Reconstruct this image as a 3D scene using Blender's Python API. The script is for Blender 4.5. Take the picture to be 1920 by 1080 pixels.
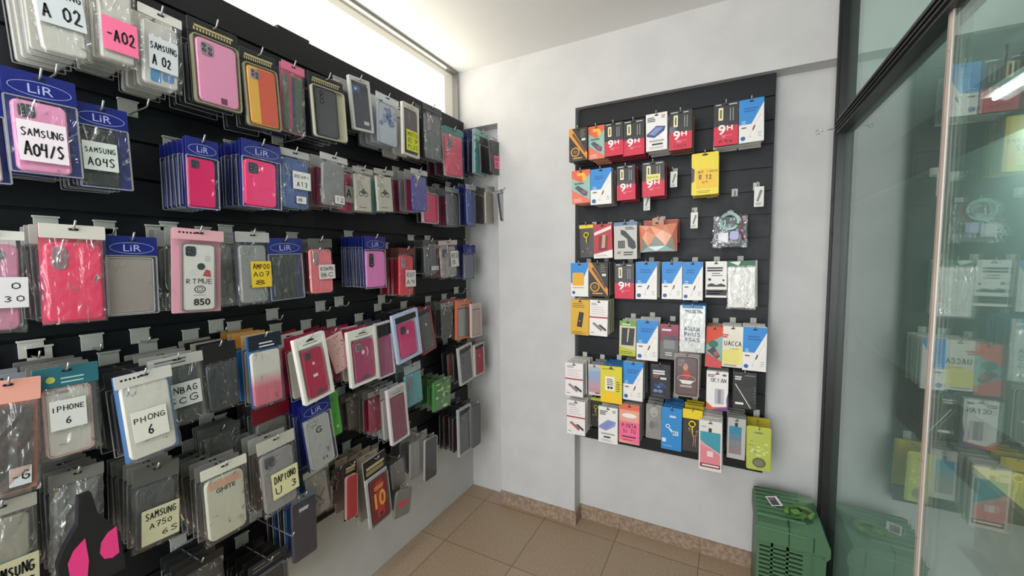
import bpy, math, random
from mathutils import Vector, Matrix
random.seed(7)
for o in list(bpy.data.objects): bpy.data.objects.remove(o)
S = bpy.context.scene
COL = S.collection

# ------------------------------------------------------------------ camera
W_PX, H_PX = 1920, 1080
FPX = 758.1
YAW, PITCH, ROLL = -0.4877, -0.0694, -0.0088
CAM = Vector((1.4658, -2.0984, 1.5))
cy, sy, cp, sp = math.cos(YAW), math.sin(YAW), math.cos(PITCH), math.sin(PITCH)
fwd = Vector((sy*cp, cy*cp, sp)); rgt = Vector((cy, -sy, 0)); upv = rgt.cross(fwd)
cr, sr = math.cos(ROLL), math.sin(ROLL)
R_ = rgt*cr + upv*sr; U_ = -rgt*sr + upv*cr
cam_data = bpy.data.cameras.new('camera'); cam = bpy.data.objects.new('camera', cam_data); COL.objects.link(cam)
cam.matrix_world = Matrix(((R_.x, U_.x, -fwd.x, CAM.x), (R_.y, U_.y, -fwd.y, CAM.y), (R_.z, U_.z, -fwd.z, CAM.z), (0, 0, 0, 1)))
cam_data.sensor_width = 36; cam_data.lens = 36*FPX/W_PX; cam_data.clip_start = 0.02
S.camera = cam

# ------------------------------------------------------------------ world, lights, exposure
S.view_settings.view_transform = 'Standard'; S.view_settings.look = 'None'
S.view_settings.exposure = 0.28; S.view_settings.gamma = 1.0; S.view_settings.use_curve_mapping = False
world = bpy.data.worlds.new('sky'); S.world = world; world.use_nodes = True
bg = world.node_tree.nodes['Background']; bg.inputs[0].default_value = (1.0, 0.975, 0.93, 1); bg.inputs[1].default_value = 1.2
try:
    S.cycles.transparent_max_bounces = 40; S.cycles.max_bounces = 10; S.cycles.caustics_reflective = False; S.cycles.caustics_refractive = False
except Exception: pass

def area(name, loc, rot, sx, sy_, power, col=(1, 1, 1)):
    l = bpy.data.lights.new(name, 'AREA'); l.shape = 'RECTANGLE'; l.size = sx; l.size_y = sy_; l.energy = power; l.color = col
    o = bpy.data.objects.new(name, l); COL.objects.link(o); o.location = loc; o.rotation_euler = rot
    return o
area('window_daylight', (-0.02, -1.6, 2.50), (0, math.radians(-90), 0), 0.24, 3.0, 11, (1, .97, .9))
area('shopfront_daylight', (0.93, -3.75, 1.55), (math.radians(90), 0, 0), 1.7, 2.0, 52, (.94, .97, 1))
area('ceiling_lamp_light', (1.0, -2.35, 2.585), (0, 0, 0), 0.12, 1.1, 9, (.97, .99, 1))
area('neighbour_lamp_light', (2.77, .85, 2.36), (0, math.radians(25), 0), 0.05, 0.7, 30, (.95, 1, .98))

# ------------------------------------------------------------------ pixel -> point on a wall-parallel plane
def ray(px, py):
    return R_*((px-960)/FPX) + U_*((540-py)/FPX) + fwd
def onplane(px, py, ax, v):
    d = ray(px, py); t = (v-CAM[ax])/d[ax]; return CAM + d*t
def L(px, py, d): return onplane(px, py, 0, d)
def B(px, py, d): return onplane(px, py, 1, -d)

# ------------------------------------------------------------------ materials
def lin(c):
    if isinstance(c, str):
        c = c.lstrip('#'); c = [int(c[i:i+2], 16)/255 for i in (0, 2, 4)]
    return tuple((x/12.92 if x <= .04045 else ((x+.055)/1.055)**2.4) for x in c) + (1,)
MC = {}
def mat(col, rough=.5, metal=0., spec=.5, coat=0., bump=0., bscale=40.):
    k = (col, rough, metal, spec, coat, bump, bscale)
    if k in MC: return MC[k]
    m = bpy.data.materials.new('surface_%03d' % len(MC)); m.use_nodes = True; nt = m.node_tree
    b = nt.nodes['Principled BSDF']
    b.inputs['Base Color'].default_value = lin(col); b.inputs['Roughness'].default_value = rough
    b.inputs['Metallic'].default_value = metal; b.inputs['Specular IOR Level'].default_value = spec
    b.inputs['Coat Weight'].default_value = coat
    tc = nt.nodes.new('ShaderNodeTexCoord'); nz = nt.nodes.new('ShaderNodeTexNoise'); nz.inputs['Scale'].default_value = bscale
    nt.links.new(tc.outputs['Object'], nz.inputs['Vector'])
    mr = nt.nodes.new('ShaderNodeMapRange'); mr.inputs[3].default_value = max(0.02, rough-.06); mr.inputs[4].default_value = min(1, rough+.06)
    nt.links.new(nz.outputs['Fac'], mr.inputs[0]); nt.links.new(mr.outputs[0], b.inputs['Roughness'])
    if bump:
        bp = nt.nodes.new('ShaderNodeBump'); bp.inputs['Strength'].default_value = bump; bp.inputs['Distance'].default_value = .01
        nt.links.new(nz.outputs['Fac'], bp.inputs['Height']); nt.links.new(bp.outputs[0], b.inputs['Normal'])
    MC[k] = m
    return m
def film(tint='#ffffff', milk=.05, gloss=.16, crinkle=1., key='film'):
    k = ('film', tint, milk, gloss, crinkle)
    if k in MC: return MC[k]
    m = bpy.data.materials.new('clear_plastic_film'); m.use_nodes = True; nt = m.node_tree; nt.nodes.clear()
    N = nt.nodes.new; K = nt.links.new
    def mth(op, a, b=None, c=None):
        n = N('ShaderNodeMath'); n.operation = op; n.use_clamp = op == 'MULTIPLY_ADD'
        for i, v in enumerate((a, b, c)):
            if v is None: continue
            if isinstance(v, (int, float)): n.inputs[i].default_value = v
            else: K(v, n.inputs[i])
        return n.outputs[0]
    out = N('ShaderNodeOutputMaterial'); tr = N('ShaderNodeBsdfTransparent'); tr.inputs[0].default_value = lin(tint)
    gl = N('ShaderNodeBsdfGlossy'); gl.inputs['Roughness'].default_value = .10
    df = N('ShaderNodeBsdfDiffuse'); df.inputs[0].default_value = lin('#e8e8e4')
    tc = N('ShaderNodeTexCoord'); oi = N('ShaderNodeObjectInfo')
    mp = N('ShaderNodeMapping'); mp.inputs['Scale'].default_value = (30, 30, 11); mp.inputs['Rotation'].default_value = (0, .5, 0)
    nz = N('ShaderNodeTexNoise'); nz.inputs['Detail'].default_value = 2; nz.inputs['Distortion'].default_value = 1.2; nz.inputs['Scale'].default_value = 1
    ad = N('ShaderNodeVectorMath'); ad.operation = 'ADD'
    K(tc.outputs['Object'], mp.inputs[0]); K(mp.outputs[0], ad.inputs[0]); K(oi.outputs['Location'], ad.inputs[1]); K(ad.outputs[0], nz.inputs['Vector'])
    bp = N('ShaderNodeBump'); bp.inputs['Strength'].default_value = min(1, .7*crinkle); bp.inputs['Distance'].default_value = .02
    K(nz.outputs['Fac'], bp.inputs['Height']); K(bp.outputs[0], gl.inputs['Normal'])
    lw = N('ShaderNodeLayerWeight'); lw.inputs[0].default_value = .5
    fr = mth('MULTIPLY', mth('POWER', lw.outputs['Facing'], 3.5), .45)
    ridge = mth('SUBTRACT', 1., mth('MULTIPLY', mth('ABSOLUTE', mth('SUBTRACT', nz.outputs['Fac'], .5)), 34.))
    ridge = mth('MAXIMUM', ridge, 0.)
    n2 = N('ShaderNodeTexNoise'); n2.inputs['Scale'].default_value = 26; n2.inputs['Detail'].default_value = 1; K(tc.outputs['Object'], n2.inputs['Vector'])
    gate = mth('MAXIMUM', mth('MULTIPLY', mth('SUBTRACT', n2.outputs['Fac'], .50), 7.), 0.)
    rg = mth('MULTIPLY', mth('MULTIPLY', ridge, mth('MINIMUM', gate, 1.)), .85*crinkle)
    fac = mth('MULTIPLY_ADD', fr, 1., mth('ADD', rg, gloss*.28))
    m1 = N('ShaderNodeMixShader'); m1.inputs[0].default_value = milk; K(tr.outputs[0], m1.inputs[1]); K(df.outputs[0], m1.inputs[2])
    m2 = N('ShaderNodeMixShader'); K(fac, m2.inputs[0]); K(m1.outputs[0], m2.inputs[1]); K(gl.outputs[0], m2.inputs[2])
    K(m2.outputs[0], out.inputs[0]); MC[k] = m
    return m
def gradient(c1, c2, z0, z1, rough=.3):
    k = ('grad', c1, c2, z0, z1)
    if k in MC: return MC[k]
    m = mat(c1, rough).copy(); m.name = 'two_tone_shell'; nt = m.node_tree
    tc = nt.nodes.new('ShaderNodeTexCoord'); sx = nt.nodes.new('ShaderNodeSeparateXYZ'); mr = nt.nodes.new('ShaderNodeMapRange'); rp = nt.nodes.new('ShaderNodeValToRGB')
    nt.links.new(tc.outputs['Object'], sx.inputs[0]); nt.links.new(sx.outputs['Z'], mr.inputs[0]); mr.inputs[1].default_value = z0; mr.inputs[2].default_value = z1
    rp.color_ramp.elements[0].color = lin(c1); rp.color_ramp.elements[1].color = lin(c2)
    nt.links.new(mr.outputs[0], rp.inputs[0]); nt.links.new(rp.outputs[0], nt.nodes['Principled BSDF'].inputs['Base Color']); MC[k] = m
    return m
def noisy(c1, c2, scale, detail=4, rough=.5, lo=.4, hi=.6, bump=0):
    k = ('noisy', c1, c2, scale, lo, hi)
    if k in MC: return MC[k]
    m = mat(c1, rough, bump=bump).copy(); m.name = 'mottled_surface'; nt = m.node_tree
    tc = nt.nodes.new('ShaderNodeTexCoord'); nz = nt.nodes.new('ShaderNodeTexNoise'); nz.inputs['Scale'].default_value = scale; nz.inputs['Detail'].default_value = detail
    rp = nt.nodes.new('ShaderNodeValToRGB'); rp.color_ramp.elements[0].position = lo; rp.color_ramp.elements[1].position = hi
    rp.color_ramp.elements[0].color = lin(c1); rp.color_ramp.elements[1].color = lin(c2)
    nt.links.new(tc.outputs['Object'], nz.inputs[0]); nt.links.new(nz.outputs['Fac'], rp.inputs[0]); nt.links.new(rp.outputs[0], nt.nodes['Principled BSDF'].inputs['Base Color']); MC[k] = m
    return m

# ------------------------------------------------------------------ marker handwriting (strokes on a 4 x 6 grid)
HW = {
 'A':[[(0,0),(2,6),(4,0)],[(.8,2.2),(3.3,2.2)]], 'B':[[(0,0),(0,6),(3,5.6),(3.2,3.8),(0,3.2),(3.6,2.4),(3.4,.4),(0,0)]],
 'C':[[(3.8,5),(2,6),(.3,4.5),(.2,1.5),(2,0),(3.8,1)]], 'D':[[(0,0),(.2,6),(3,5),(3.8,2.5),(2.6,.4),(0,0)]],
 'E':[[(3.6,6),(0.2,5.8),(0,0),(3.6,.2)],[(0,3),(3,3.1)]], 'F':[[(3.6,6),(0.2,5.8),(0,0)],[(0,3),(2.8,3.1)]],
 'G':[[(3.6,5.2),(1.8,6),(.2,4.2),(.3,1.2),(2,0),(3.7,1),(3.7,2.8),(2,2.8)]], 'H':[[(0,0),(.2,6)],[(3.6,0),(3.8,6)],[(0,3),(3.8,3.1)]],
 'I':[[(2,0),(2,6)]], 'J':[[(3,6),(3,1),(1.5,0),(.4,1)]], 'K':[[(0,0),(0.2,6)],[(3.6,6),(.2,2.8),(3.8,0)]], 'L':[[(.4,6),(.2,0),(3.6,.2)]],
 'M':[[(0,0),(.4,6),(2,2.6),(3.6,6),(4,0)]], 'N':[[(0,0),(.3,6),(3.6,.2),(3.8,6)]], 'O':[[(2,6),(.3,4.5),(.3,1.3),(2,0),(3.8,1.5),(3.7,4.6),(2,6)]],
 'P':[[(0.2,0),(.2,6),(3.2,5.6),(3.4,3.4),(.2,2.8)]], 'Q':[[(2,6),(.3,4.5),(.3,1.3),(2,0),(3.8,1.5),(3.7,4.6),(2,6)],[(2.4,1.6),(4,-.4)]],
 'R':[[(0.2,0),(.2,6),(3.2,5.6),(3.2,3.4),(.2,2.9),(3.8,0)]], 'S':[[(3.6,5.4),(1.8,6),(.3,4.6),(1.8,3.2),(3.6,1.8),(2,0),(.2,.6)]],
 'T':[[(0,6),(4,6)],[(2,6),(2,0)]], 'U':[[(.2,6),(.3,1.2),(2,0),(3.7,1.2),(3.8,6)]], 'V':[[(0,6),(2,0),(4,6)]], 'W':[[(0,6),(1,0),(2,4),(3,0),(4,6)]],
 'X':[[(0,6),(4,0)],[(4,6),(0,0)]], 'Y':[[(0,6),(2,3),(4,6)],[(2,3),(2,0)]], 'Z':[[(0,6),(4,6),(0,0),(4,0)]],
 '0':[[(2,5.6),(.3,4.2),(.4,1.2),(2,.2),(3.7,1.5),(3.6,4.3),(2,5.6)]], '1':[[(1,4.8),(2.2,6),(2.2,0)]], '2':[[(.3,4.6),(1.8,6),(3.4,4.8),(2.8,3),(.2,.2),(4,0)]],
 '3':[[(.4,5.4),(2.2,6),(3.4,4.6),(1.6,3.2),(3.6,1.8),(2,0),(.2,.6)]], '4':[[(.8,6),(.3,3.2),(3.4,3.4)],[(3.4,6),(3,0)]], '5':[[(3.6,6),(.8,5.8),(.5,3.4),(2.8,3.4),(3.4,1.4),(1.6,0),(.2,.6)]],
 '6':[[(3,6),(.8,3.4),(.4,1.2),(2,0),(3.6,1.2),(2.8,3),(.8,2.4)]], '7':[[(.2,6),(3.8,6),(1.6,0)],[(1.2,3),(3.4,3)]], '8':[[(2,3.2),(.5,4.6),(2,6),(3.4,4.6),(2,3.2),(.3,1.4),(2,0),(3.7,1.4),(2,3.2)]],
 '9':[[(3.4,3.6),(1.6,3),(.5,4.6),(2,6),(3.5,4.8),(3,0)]], '-':[[(.6,3),(3.4,3)]], '/':[[(.4,0),(3.6,6)]], ')':[[(1,6),(2.6,3),(1,0)]], "'":[[(2,6),(2,5)]], '$':[[(3.6,5),(.4,4),(3.6,2),(.4,1)],[(2,6),(2,0)]],
}
FONTC = {}
def font_tris(txt, bold):
    k = (txt, bold)
    if k in FONTC: return FONTC[k]
    c = bpy.data.curves.new('t', 'FONT'); c.body = txt; c.size = 1; c.align_x = 'CENTER'; c.align_y = 'CENTER'; c.resolution_u = 3
    if bold: c.offset = .022
    o = bpy.data.objects.new('t', c); COL.objects.link(o)
    dg = bpy.context.evaluated_depsgraph_get(); dg.update()
    me = o.evaluated_get(dg).to_mesh()
    vs = [(v.co.x, v.co.y) for v in me.vertices]; fs = [tuple(p.vertices) for p in me.polygons]
    o.evaluated_get(dg).to_mesh_clear()
    bpy.data.objects.remove(o); bpy.data.curves.remove(c)
    if vs:
        xs = [v[0] for v in vs]; ys = [v[1] for v in vs]; mx = (max(xs)+min(xs))/2; my = (max(ys)+min(ys))/2
        vs = [(a-mx, b-my) for a, b in vs]; FONTC[k] = (vs, fs, max(xs)-min(xs), max(ys)-min(ys))
    else: FONTC[k] = (vs, fs, 1, 1)
    return FONTC[k]

# ------------------------------------------------------------------ mesh collector. Local frame: x right, z up, front faces -y
class Part:
    def __init__(s): s.v = []; s.f = []; s.m = []; s.sm = []; s.mats = []
    def mi(s, m):
        if m not in s.mats: s.mats.append(m)
        return s.mats.index(m)
    def add(s, vs, fs, m, smooth=False):
        b = len(s.v); s.v += [tuple(v) for v in vs]; i = s.mi(m)
        for f in fs: s.f.append(tuple(b+k for k in f)); s.m.append(i); s.sm.append(smooth)
        return s
    def box(s, x0, x1, y0, y1, z0, z1, m):
        vs = [(x, y, z) for x in (x0, x1) for y in (y0, y1) for z in (z0, z1)]
        return s.add(vs, [(0,1,3,2),(4,6,7,5),(0,4,5,1),(2,3,7,6),(0,2,6,4),(1,5,7,3)], m)
    def poly(s, pts, y, m):
        a = sum(pts[i][0]*pts[(i+1) % len(pts)][1]-pts[(i+1) % len(pts)][0]*pts[i][1] for i in range(len(pts)))
        if a < 0: pts = pts[::-1]
        return s.add([(p[0], y, p[1]) for p in pts], [tuple(range(len(pts)))], m)
    def rect(s, x0, x1, z0, z1, y, m): return s.poly([(x0,z0),(x1,z0),(x1,z1),(x0,z1)], y, m)
    @staticmethod
    def rro(cx, cz, w, h, r, n=5):
        r = max(.0004, min(r, w/2-1e-4, h/2-1e-4)); o = []
        for (ax, az, a0) in ((w/2-r, -h/2+r, -90), (w/2-r, h/2-r, 0), (-w/2+r, h/2-r, 90), (-w/2+r, -h/2+r, 180)):
            for k in range(n+1):
                a = math.radians(a0+90*k/n); o.append((cx+ax+r*math.cos(a), cz+az+r*math.sin(a)))
        return o
    def rrect(s, cx, cz, w, h, r, y, m): return s.poly(s.rro(cx, cz, w, h, r), y, m)
    def ell(s, cx, cz, rx, rz, y, m, n=20): return s.poly([(cx+rx*math.cos(2*math.pi*k/n), cz+rz*math.sin(2*math.pi*k/n)) for k in range(n)], y, m)
    def band(s, o1, o2, y, m):
        n = len(o1); return s.add([(p[0], y, p[1]) for p in o1]+[(p[0], y, p[1]) for p in o2], [(k, (k+1) % n, n+(k+1) % n, n+k) for k in range(n)], m)
    def ring(s, cx, cz, rx, rz, t, y, m, n=24):
        o = lambda a, b: [(cx+a*math.cos(2*math.pi*k/n), cz+b*math.sin(2*math.pi*k/n)) for k in range(n)]
        return s.band(o(rx, rz), o(rx-t, rz-t), y, m)
    def slab(s, cx, cz, w, h, r, y0, y1, m, e=.0025):   # y0 = front, y1 = back; soft front edge
        rs = [(e, y0), (e*.3, y0+e*.3), (0, y0+e), (0, y1)]
        vs = []; fs = []; n = 0
        for ins, y in rs:
            o = s.rro(cx, cz, w-2*ins, h-2*ins, max(r-ins, .0006)); n = len(o); vs += [(p[0], y, p[1]) for p in o]
        for q in range(3):
            for k in range(n): fs.append((q*n+k, (q+1)*n+k, (q+1)*n+(k+1) % n, q*n+(k+1) % n))
        s.add(vs, fs, m, True); s.add(vs[:n], [tuple(range(n))], m); s.add(vs[3*n:], [tuple(range(n))[::-1]], m)
        return s
    def rim(s, cx, cz, w, h, r, t, y0, y1, m):       # raised rounded frame of width t
        a = s.rro(cx, cz, w, h, r); b = s.rro(cx, cz, w-2*t, h-2*t, max(r-t, .0006)); n = len(a)
        vs = [(p[0], y1, p[1]) for p in a]+[(p[0], y0+.0006, p[1]) for p in a]+[(p[0]*.92+q[0]*.08, y0, p[1]*.92+q[1]*.08) for p, q in zip(a, b)]+[(p[0], y0, p[1]) for p in b]+[(p[0], y1, p[1]) for p in b]
        fs = []
        for q in range(4):
            for k in range(n): fs.append((q*n+k, q*n+(k+1) % n, (q+1)*n+(k+1) % n, (q+1)*n+k))
        return s.add(vs, fs, m)
    def stroke(s, pts, wd, y, m):
        for (a, b) in zip(pts[:-1], pts[1:]):
            dx, dz = b[0]-a[0], b[1]-a[1]; l = math.hypot(dx, dz) or 1e-6; ux, uz = dx/l*wd/2, dz/l*wd/2; nx, nz = -uz, ux
            s.poly([(a[0]-ux*.7, a[1]-uz*.7), (a[0]+nx, a[1]+nz), (b[0]+nx, b[1]+nz), (b[0]+ux*.7, b[1]+uz*.7), (b[0]-nx, b[1]-nz), (a[0]-nx, a[1]-nz)][::-1], y, m)
        return s
    def hand(s, txt, cx, cz, width, height, y, m, wd=None, slant=0.):
        txt = txt.upper(); n = len(txt); cw = width/max(n-.25, 1); wd = wd or height*.13
        for i, ch in enumerate(txt):
            jx, jz, js = random.uniform(-.06, .06)*cw, random.uniform(-.06, .06)*height, random.uniform(.88, 1.08)
            for st in HW.get(ch, []):
                s.stroke([(cx-width/2+i*cw+jx+p[0]/4*cw*.72*js+(p[1]/6)*slant*height, cz-height/2+jz+p[1]/6*height*js+(i-n/2)*0) for p in st], wd, y, m)
        return s
    def type(s, txt, cx, cz, width, height, y, m, bold=False, rot=0.):
        vs, fs, w, h = font_tris(txt, bold); kx = width/w; kz = (height/h) if height else kx
        c, d = math.cos(rot), math.sin(rot)
        q = [(a*kx, b*kz) for a, b in vs]
        return s.add([(cx+a*c-b*d, y, cz+a*d+b*c) for a, b in q], fs, m)
    def lines(s, x0, x1, z, n, gap, th, y, m, jag=.35):
        for k in range(n):
            e = x1-(x1-x0)*random.uniform(0, jag); s.rect(x0, e, z-k*gap-th, z-k*gap, y, m)
        return s
    def tube(s, pts, r, m, n=8, closed=False):
        pts = [Vector(p) for p in pts]; vs = []; N = len(pts)
        for i, p in enumerate(pts):
            if closed: t = pts[(i+1) % N]-pts[i-1]
            else: t = pts[min(i+1, N-1)]-pts[max(i-1, 0)]
            t.normalize(); a = t.cross(Vector((0, 0, 1))) if abs(t.z) < .9 else t.cross(Vector((1, 0, 0))); a.normalize(); b = t.cross(a)
            vs += [p+(a*math.cos(2*math.pi*k/n)+b*math.sin(2*math.pi*k/n))*r for k in range(n)]
        fs = [(i*n+k, i*n+(k+1) % n, ((i+1) % N)*n+(k+1) % n, ((i+1) % N)*n+k) for i in range(N if closed else N-1) for k in range(n)]
        if not closed: fs += [tuple(range(n))[::-1], tuple((N-1)*n+k for k in range(n))]
        return s.add(vs, fs, m, True)
    def sheet(s, x0, x1, z0, z1, y, bulge, jit, m, nx=8, nz=12):   # pillowy film
        vs = []
        for j in range(nz+1):
            for i in range(nx+1):
                u, v = i/nx, j/nz; e = min(1, 5*min(u, 1-u))*min(1, 5*min(v, 1-v))
                ed = (i in (0, nx) or j in (0, nz))
                vs.append((x0+(x1-x0)*u+(random.uniform(-jit, jit)*.4 if ed else 0), y-bulge*e+random.uniform(-jit, jit)*(0 if ed else .5)*(1 if bulge > .004 else .5), z0+(z1-z0)*v+(random.uniform(-jit, jit)*.4 if ed else 0)))
        fs = [(j*(nx+1)+i, j*(nx+1)+i+1, (j+1)*(nx+1)+i+1, (j+1)*(nx+1)+i) for j in range(nz) for i in range(nx)]
        return s.add(vs, fs, m, False)
    def build(s, name, parent=None, label=None):
        me = bpy.data.meshes.new(name); me.from_pydata(s.v, [], s.f)
        for mt in s.mats: me.materials.append(mt)
        for p, i, q in zip(me.polygons, s.m, s.sm): p.material_index = i; p.use_smooth = q
        me.update(); o = bpy.data.objects.new(name, me); COL.objects.link(o); o.parent = parent
        if label: o['label'] = label
        return o
def empty(name): o = bpy.data.objects.new(name, None); o.empty_display_size = .03; COL.objects.link(o); return o
def tag(o, label, cat, group=None, kind=None):
    if label: o['label'] = label
    if cat: o['category'] = cat
    if group: o['group'] = group
    if kind: o['kind'] = kind
    return o
def struct(p, name): o = p.build(name); o['kind'] = 'structure'; return o
KIDS = {}
def kids(o): return [c for c in bpy.data.objects if c.parent == o]
def copy_tree(o, ks):
    c = o.copy(); COL.objects.link(c)
    for k, sub in ks:
        d = k.copy(); COL.objects.link(d); d.parent = c
        for g in sub: e = g.copy(); COL.objects.link(e); e.parent = d
    return c

# ------------------------------------------------------------------ room shell
H = 2.634; DR = 0.089; XG = 1.862
wallm = noisy('#c8c7c7', '#cdcccc', 6, rough=.7, bump=.03)
ceilm = mat('#eeedeb', .8)
def tiles():
    m = bpy.data.materials.new('terrazzo_tiles'); m.use_nodes = True; nt = m.node_tree; N = nt.nodes.new; K = nt.links.new; b = nt.nodes['Principled BSDF']
    tc = N('ShaderNodeTexCoord'); mp = N('ShaderNodeMapping'); mp.inputs['Location'].default_value = (-.975+.405*5, .44+.405*9, 0)
    K(tc.outputs['Object'], mp.inputs[0])
    br = N('ShaderNodeTexBrick'); br.offset = 0; br.inputs['Scale'].default_value = 1; br.inputs['Brick Width'].default_value = .405; br.inputs['Row Height'].default_value = .405
    br.inputs['Mortar Size'].default_value = .0022; br.inputs['Mortar Smooth'].default_value = .2; br.inputs['Bias'].default_value = 0
    br.inputs['Color1'].default_value = lin('#b39b83'); br.inputs['Color2'].default_value = lin('#a99279'); br.inputs['Mortar'].default_value = lin('#6f5e4e')
    K(mp.outputs[0], br.inputs['Vector'])
    vo = N('ShaderNodeTexNoise'); vo.inputs['Scale'].default_value = 140; vo.inputs['Detail'].default_value = 3; K(tc.outputs['Object'], vo.inputs[0])
    rp = N('ShaderNodeValToRGB'); rp.color_ramp.elements[0].position = .38; rp.color_ramp.elements[1].position = .62
    rp.color_ramp.elements[0].color = (.62, .60, .58, 1); rp.color_ramp.elements[1].color = (1.1, 1.1, 1.1, 1); K(vo.outputs['Fac'], rp.inputs[0])
    mx = N('ShaderNodeMix'); mx.data_type = 'RGBA'; mx.blend_type = 'MULTIPLY'; mx.inputs[0].default_value = .55; K(br.outputs[0], mx.inputs[6]); K(rp.outputs[0], mx.inputs[7])
    K(mx.outputs[2], b.inputs['Base Color']); b.inputs['Roughness'].default_value = .38
    return m
tilem = tiles()
skm = noisy('#a8927f', '#8d7866', 60, rough=.45)
p = Part(); p.box(-.1, 1.9, -3.9, .3, -.05, 0, tilem); p.box(1.9, 3.1, -3.9, 5.2, -.05, 0, mat('#77807c', .4)); struct(p, 'floor')
p = Part(); p.box(-.1, 3.1, -3.9, 5.2, H, H+.05, ceilm); struct(p, 'ceiling')
p = Part(); p.box(-.1, 0, -3.9, DR, 0, 2.24, wallm); p.box(-.1, 0, -3.9, -3.6, 2.24, H, wallm); p.box(-.1, 0, -.012, DR, 2.24, H, wallm); struct(p, 'wall_left')
p = Part(); p.box(-.1, XG+.03, DR, DR+.1, 0, H, wallm); struct(p, 'wall_back'); p = Part()                                     # recessed back wall
p.box(.266, .741, 0, DR, 0, 2.296, wallm)       # column and the beam over it
struct(p, 'trim_1')
p = Part(); p.box(0, XG+.03, 0, DR, 2.296, H, wallm); struct(p, 'trim_2')
p = Part()
for (x0, x1, y) in ((.266, .741, 0), (.741, XG, DR)):
    p.box(x0, x1, y-.010, y, 0, .078, skm)
    x = .975-.405*2
    while x < x1:
        if x > x0+.02: p.box(x-.001, x+.001, y-.0104, y-.0098, 0, .078, mat('#6f5e4e', .8))
        x += .405
p.box(.741, .751, -.01, DR-.01, 0, .078, skm)
struct(p, 'baseboard_back')
# window band over the left panel
alu = mat('#8d8d8a', .4, .6)
p = Part(); yr = -.012
p.box(-.035, .004, -3.6, yr, H-.015, H-.001, alu); p.box(-.035, .004, yr-.010, yr, 2.24, H-.015, alu); p.box(-.035, .0, -3.6, yr, 2.24, 2.25, alu)
for y in (-2.2, -3.58): p.box(-.035, .004, y-.011, y+.011, 2.25, H-.015, alu)
win = struct(p, 'window_1')
wp = Part(); wp.box(-.02, -.014, -3.58, yr-.02, 2.25, H-.015, film('#fffdf6', .02, .03, 0.)); wp.build('window_pane', win)
# glass partition on the right
def glassmat():
    m = bpy.data.materials.new('clear_pane'); m.use_nodes = True; nt = m.node_tree; nt.nodes.clear(); N = nt.nodes.new; K = nt.links.new
    out = N('ShaderNodeOutputMaterial'); tr = N('ShaderNodeBsdfTransparent'); tr.inputs[0].default_value = (.86, .93, .91, 1)
    gl = N('ShaderNodeBsdfGlossy'); gl.inputs['Roughness'].default_value = .006; gl.inputs[0].default_value = (.93, 1, .98, 1)
    g = N('ShaderNodeNewGeometry'); dt = N('ShaderNodeVectorMath'); dt.operation = 'DOT_PRODUCT'; K(g.outputs['Normal'], dt.inputs[0]); K(g.outputs['Incoming'], dt.inputs[1])
    ab = N('ShaderNodeMath'); ab.operation = 'ABSOLUTE'; K(dt.outputs['Value'], ab.inputs[0])
    su = N('ShaderNodeMath'); su.operation = 'SUBTRACT'; su.inputs[0].default_value = 1; K(ab.outputs[0], su.inputs[1])
    pw = N('ShaderNodeMath'); pw.operation = 'POWER'; K(su.outputs[0], pw.inputs[0]); pw.inputs[1].default_value = 3.9
    ma = N('ShaderNodeMath'); ma.operation = 'MULTIPLY_ADD'; K(pw.outputs[0], ma.inputs[0]); ma.inputs[1].default_value = .95; ma.inputs[2].default_value = .045
    mx = N('ShaderNodeMixShader'); K(ma.outputs[0], mx.inputs[0]); K(tr.outputs[0], mx.inputs[1]); K(gl.outputs[0], mx.inputs[2])
    df = N('ShaderNodeBsdfDiffuse'); df.inputs[0].default_value = lin('#9fb3ac'); m2 = N('ShaderNodeMixShader'); m2.inputs[0].default_value = .10  # grey-teal diffuse share paints a haze over the pane and its reflections
    K(mx.outputs[0], m2.inputs[1]); K(df.outputs[0], m2.inputs[2]); K(m2.outputs[0], out.inputs[0])
    return m
gm = glassmat(); blk = mat('#1b1c1d', .35); blk2 = mat('#0e0f10', .5)
gp = empty('glass_partition'); tag(gp, 'tall clear glass partition in a black metal frame on the right', 'glass partition')
q = Part(); q.box(XG-.022, XG+.03, -.052, -.002, 0, H, blk); q.box(XG-.030, XG-.022, -.040, -.030, 0, H, blk2); q.box(XG-.026, XG-.022, -.016, -.006, 0, H, blk2); q.build('corner_post', gp)
q = Part(); q.box(XG-.026, XG+.03, -3.6, -.052, 1.985, 2.04, blk)
for z in (1.998, 2.012, 2.026): q.box(XG-.031, XG-.026, -3.6, -.052, z-.003, z+.003, blk2)
q.build('cross_rail', gp)
q = Part(); q.box(XG-.02, XG+.03, -3.6, -.052, 0, .05, blk); q.build('bottom_rail', gp)
q = Part(); q.box(XG+.001, XG+.007, -3.6, -.052, 2.04, H, gm); q.build('upper_pane', gp)
q = Part(); q.box(XG+.001, XG+.007, -.98, -.052, .05, 1.985, gm); q.build('lower_pane', gp)
q = Part(); q.box(XG-.012, XG-.006, -3.6, -.955, .05, 1.985, gm); q.build('sliding_pane', gp)
edge = mat('#c9bdb4', .3, .2)
q = Part(); q.box(XG-.014, XG-.004, -.955, -.935, .05, 1.985, edge); q.box(XG-.0145, XG-.0035, -.942, -.939, .05, 1.985, mat('#8b7468', .4)); q.build('pane_edge_strip', gp)
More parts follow.
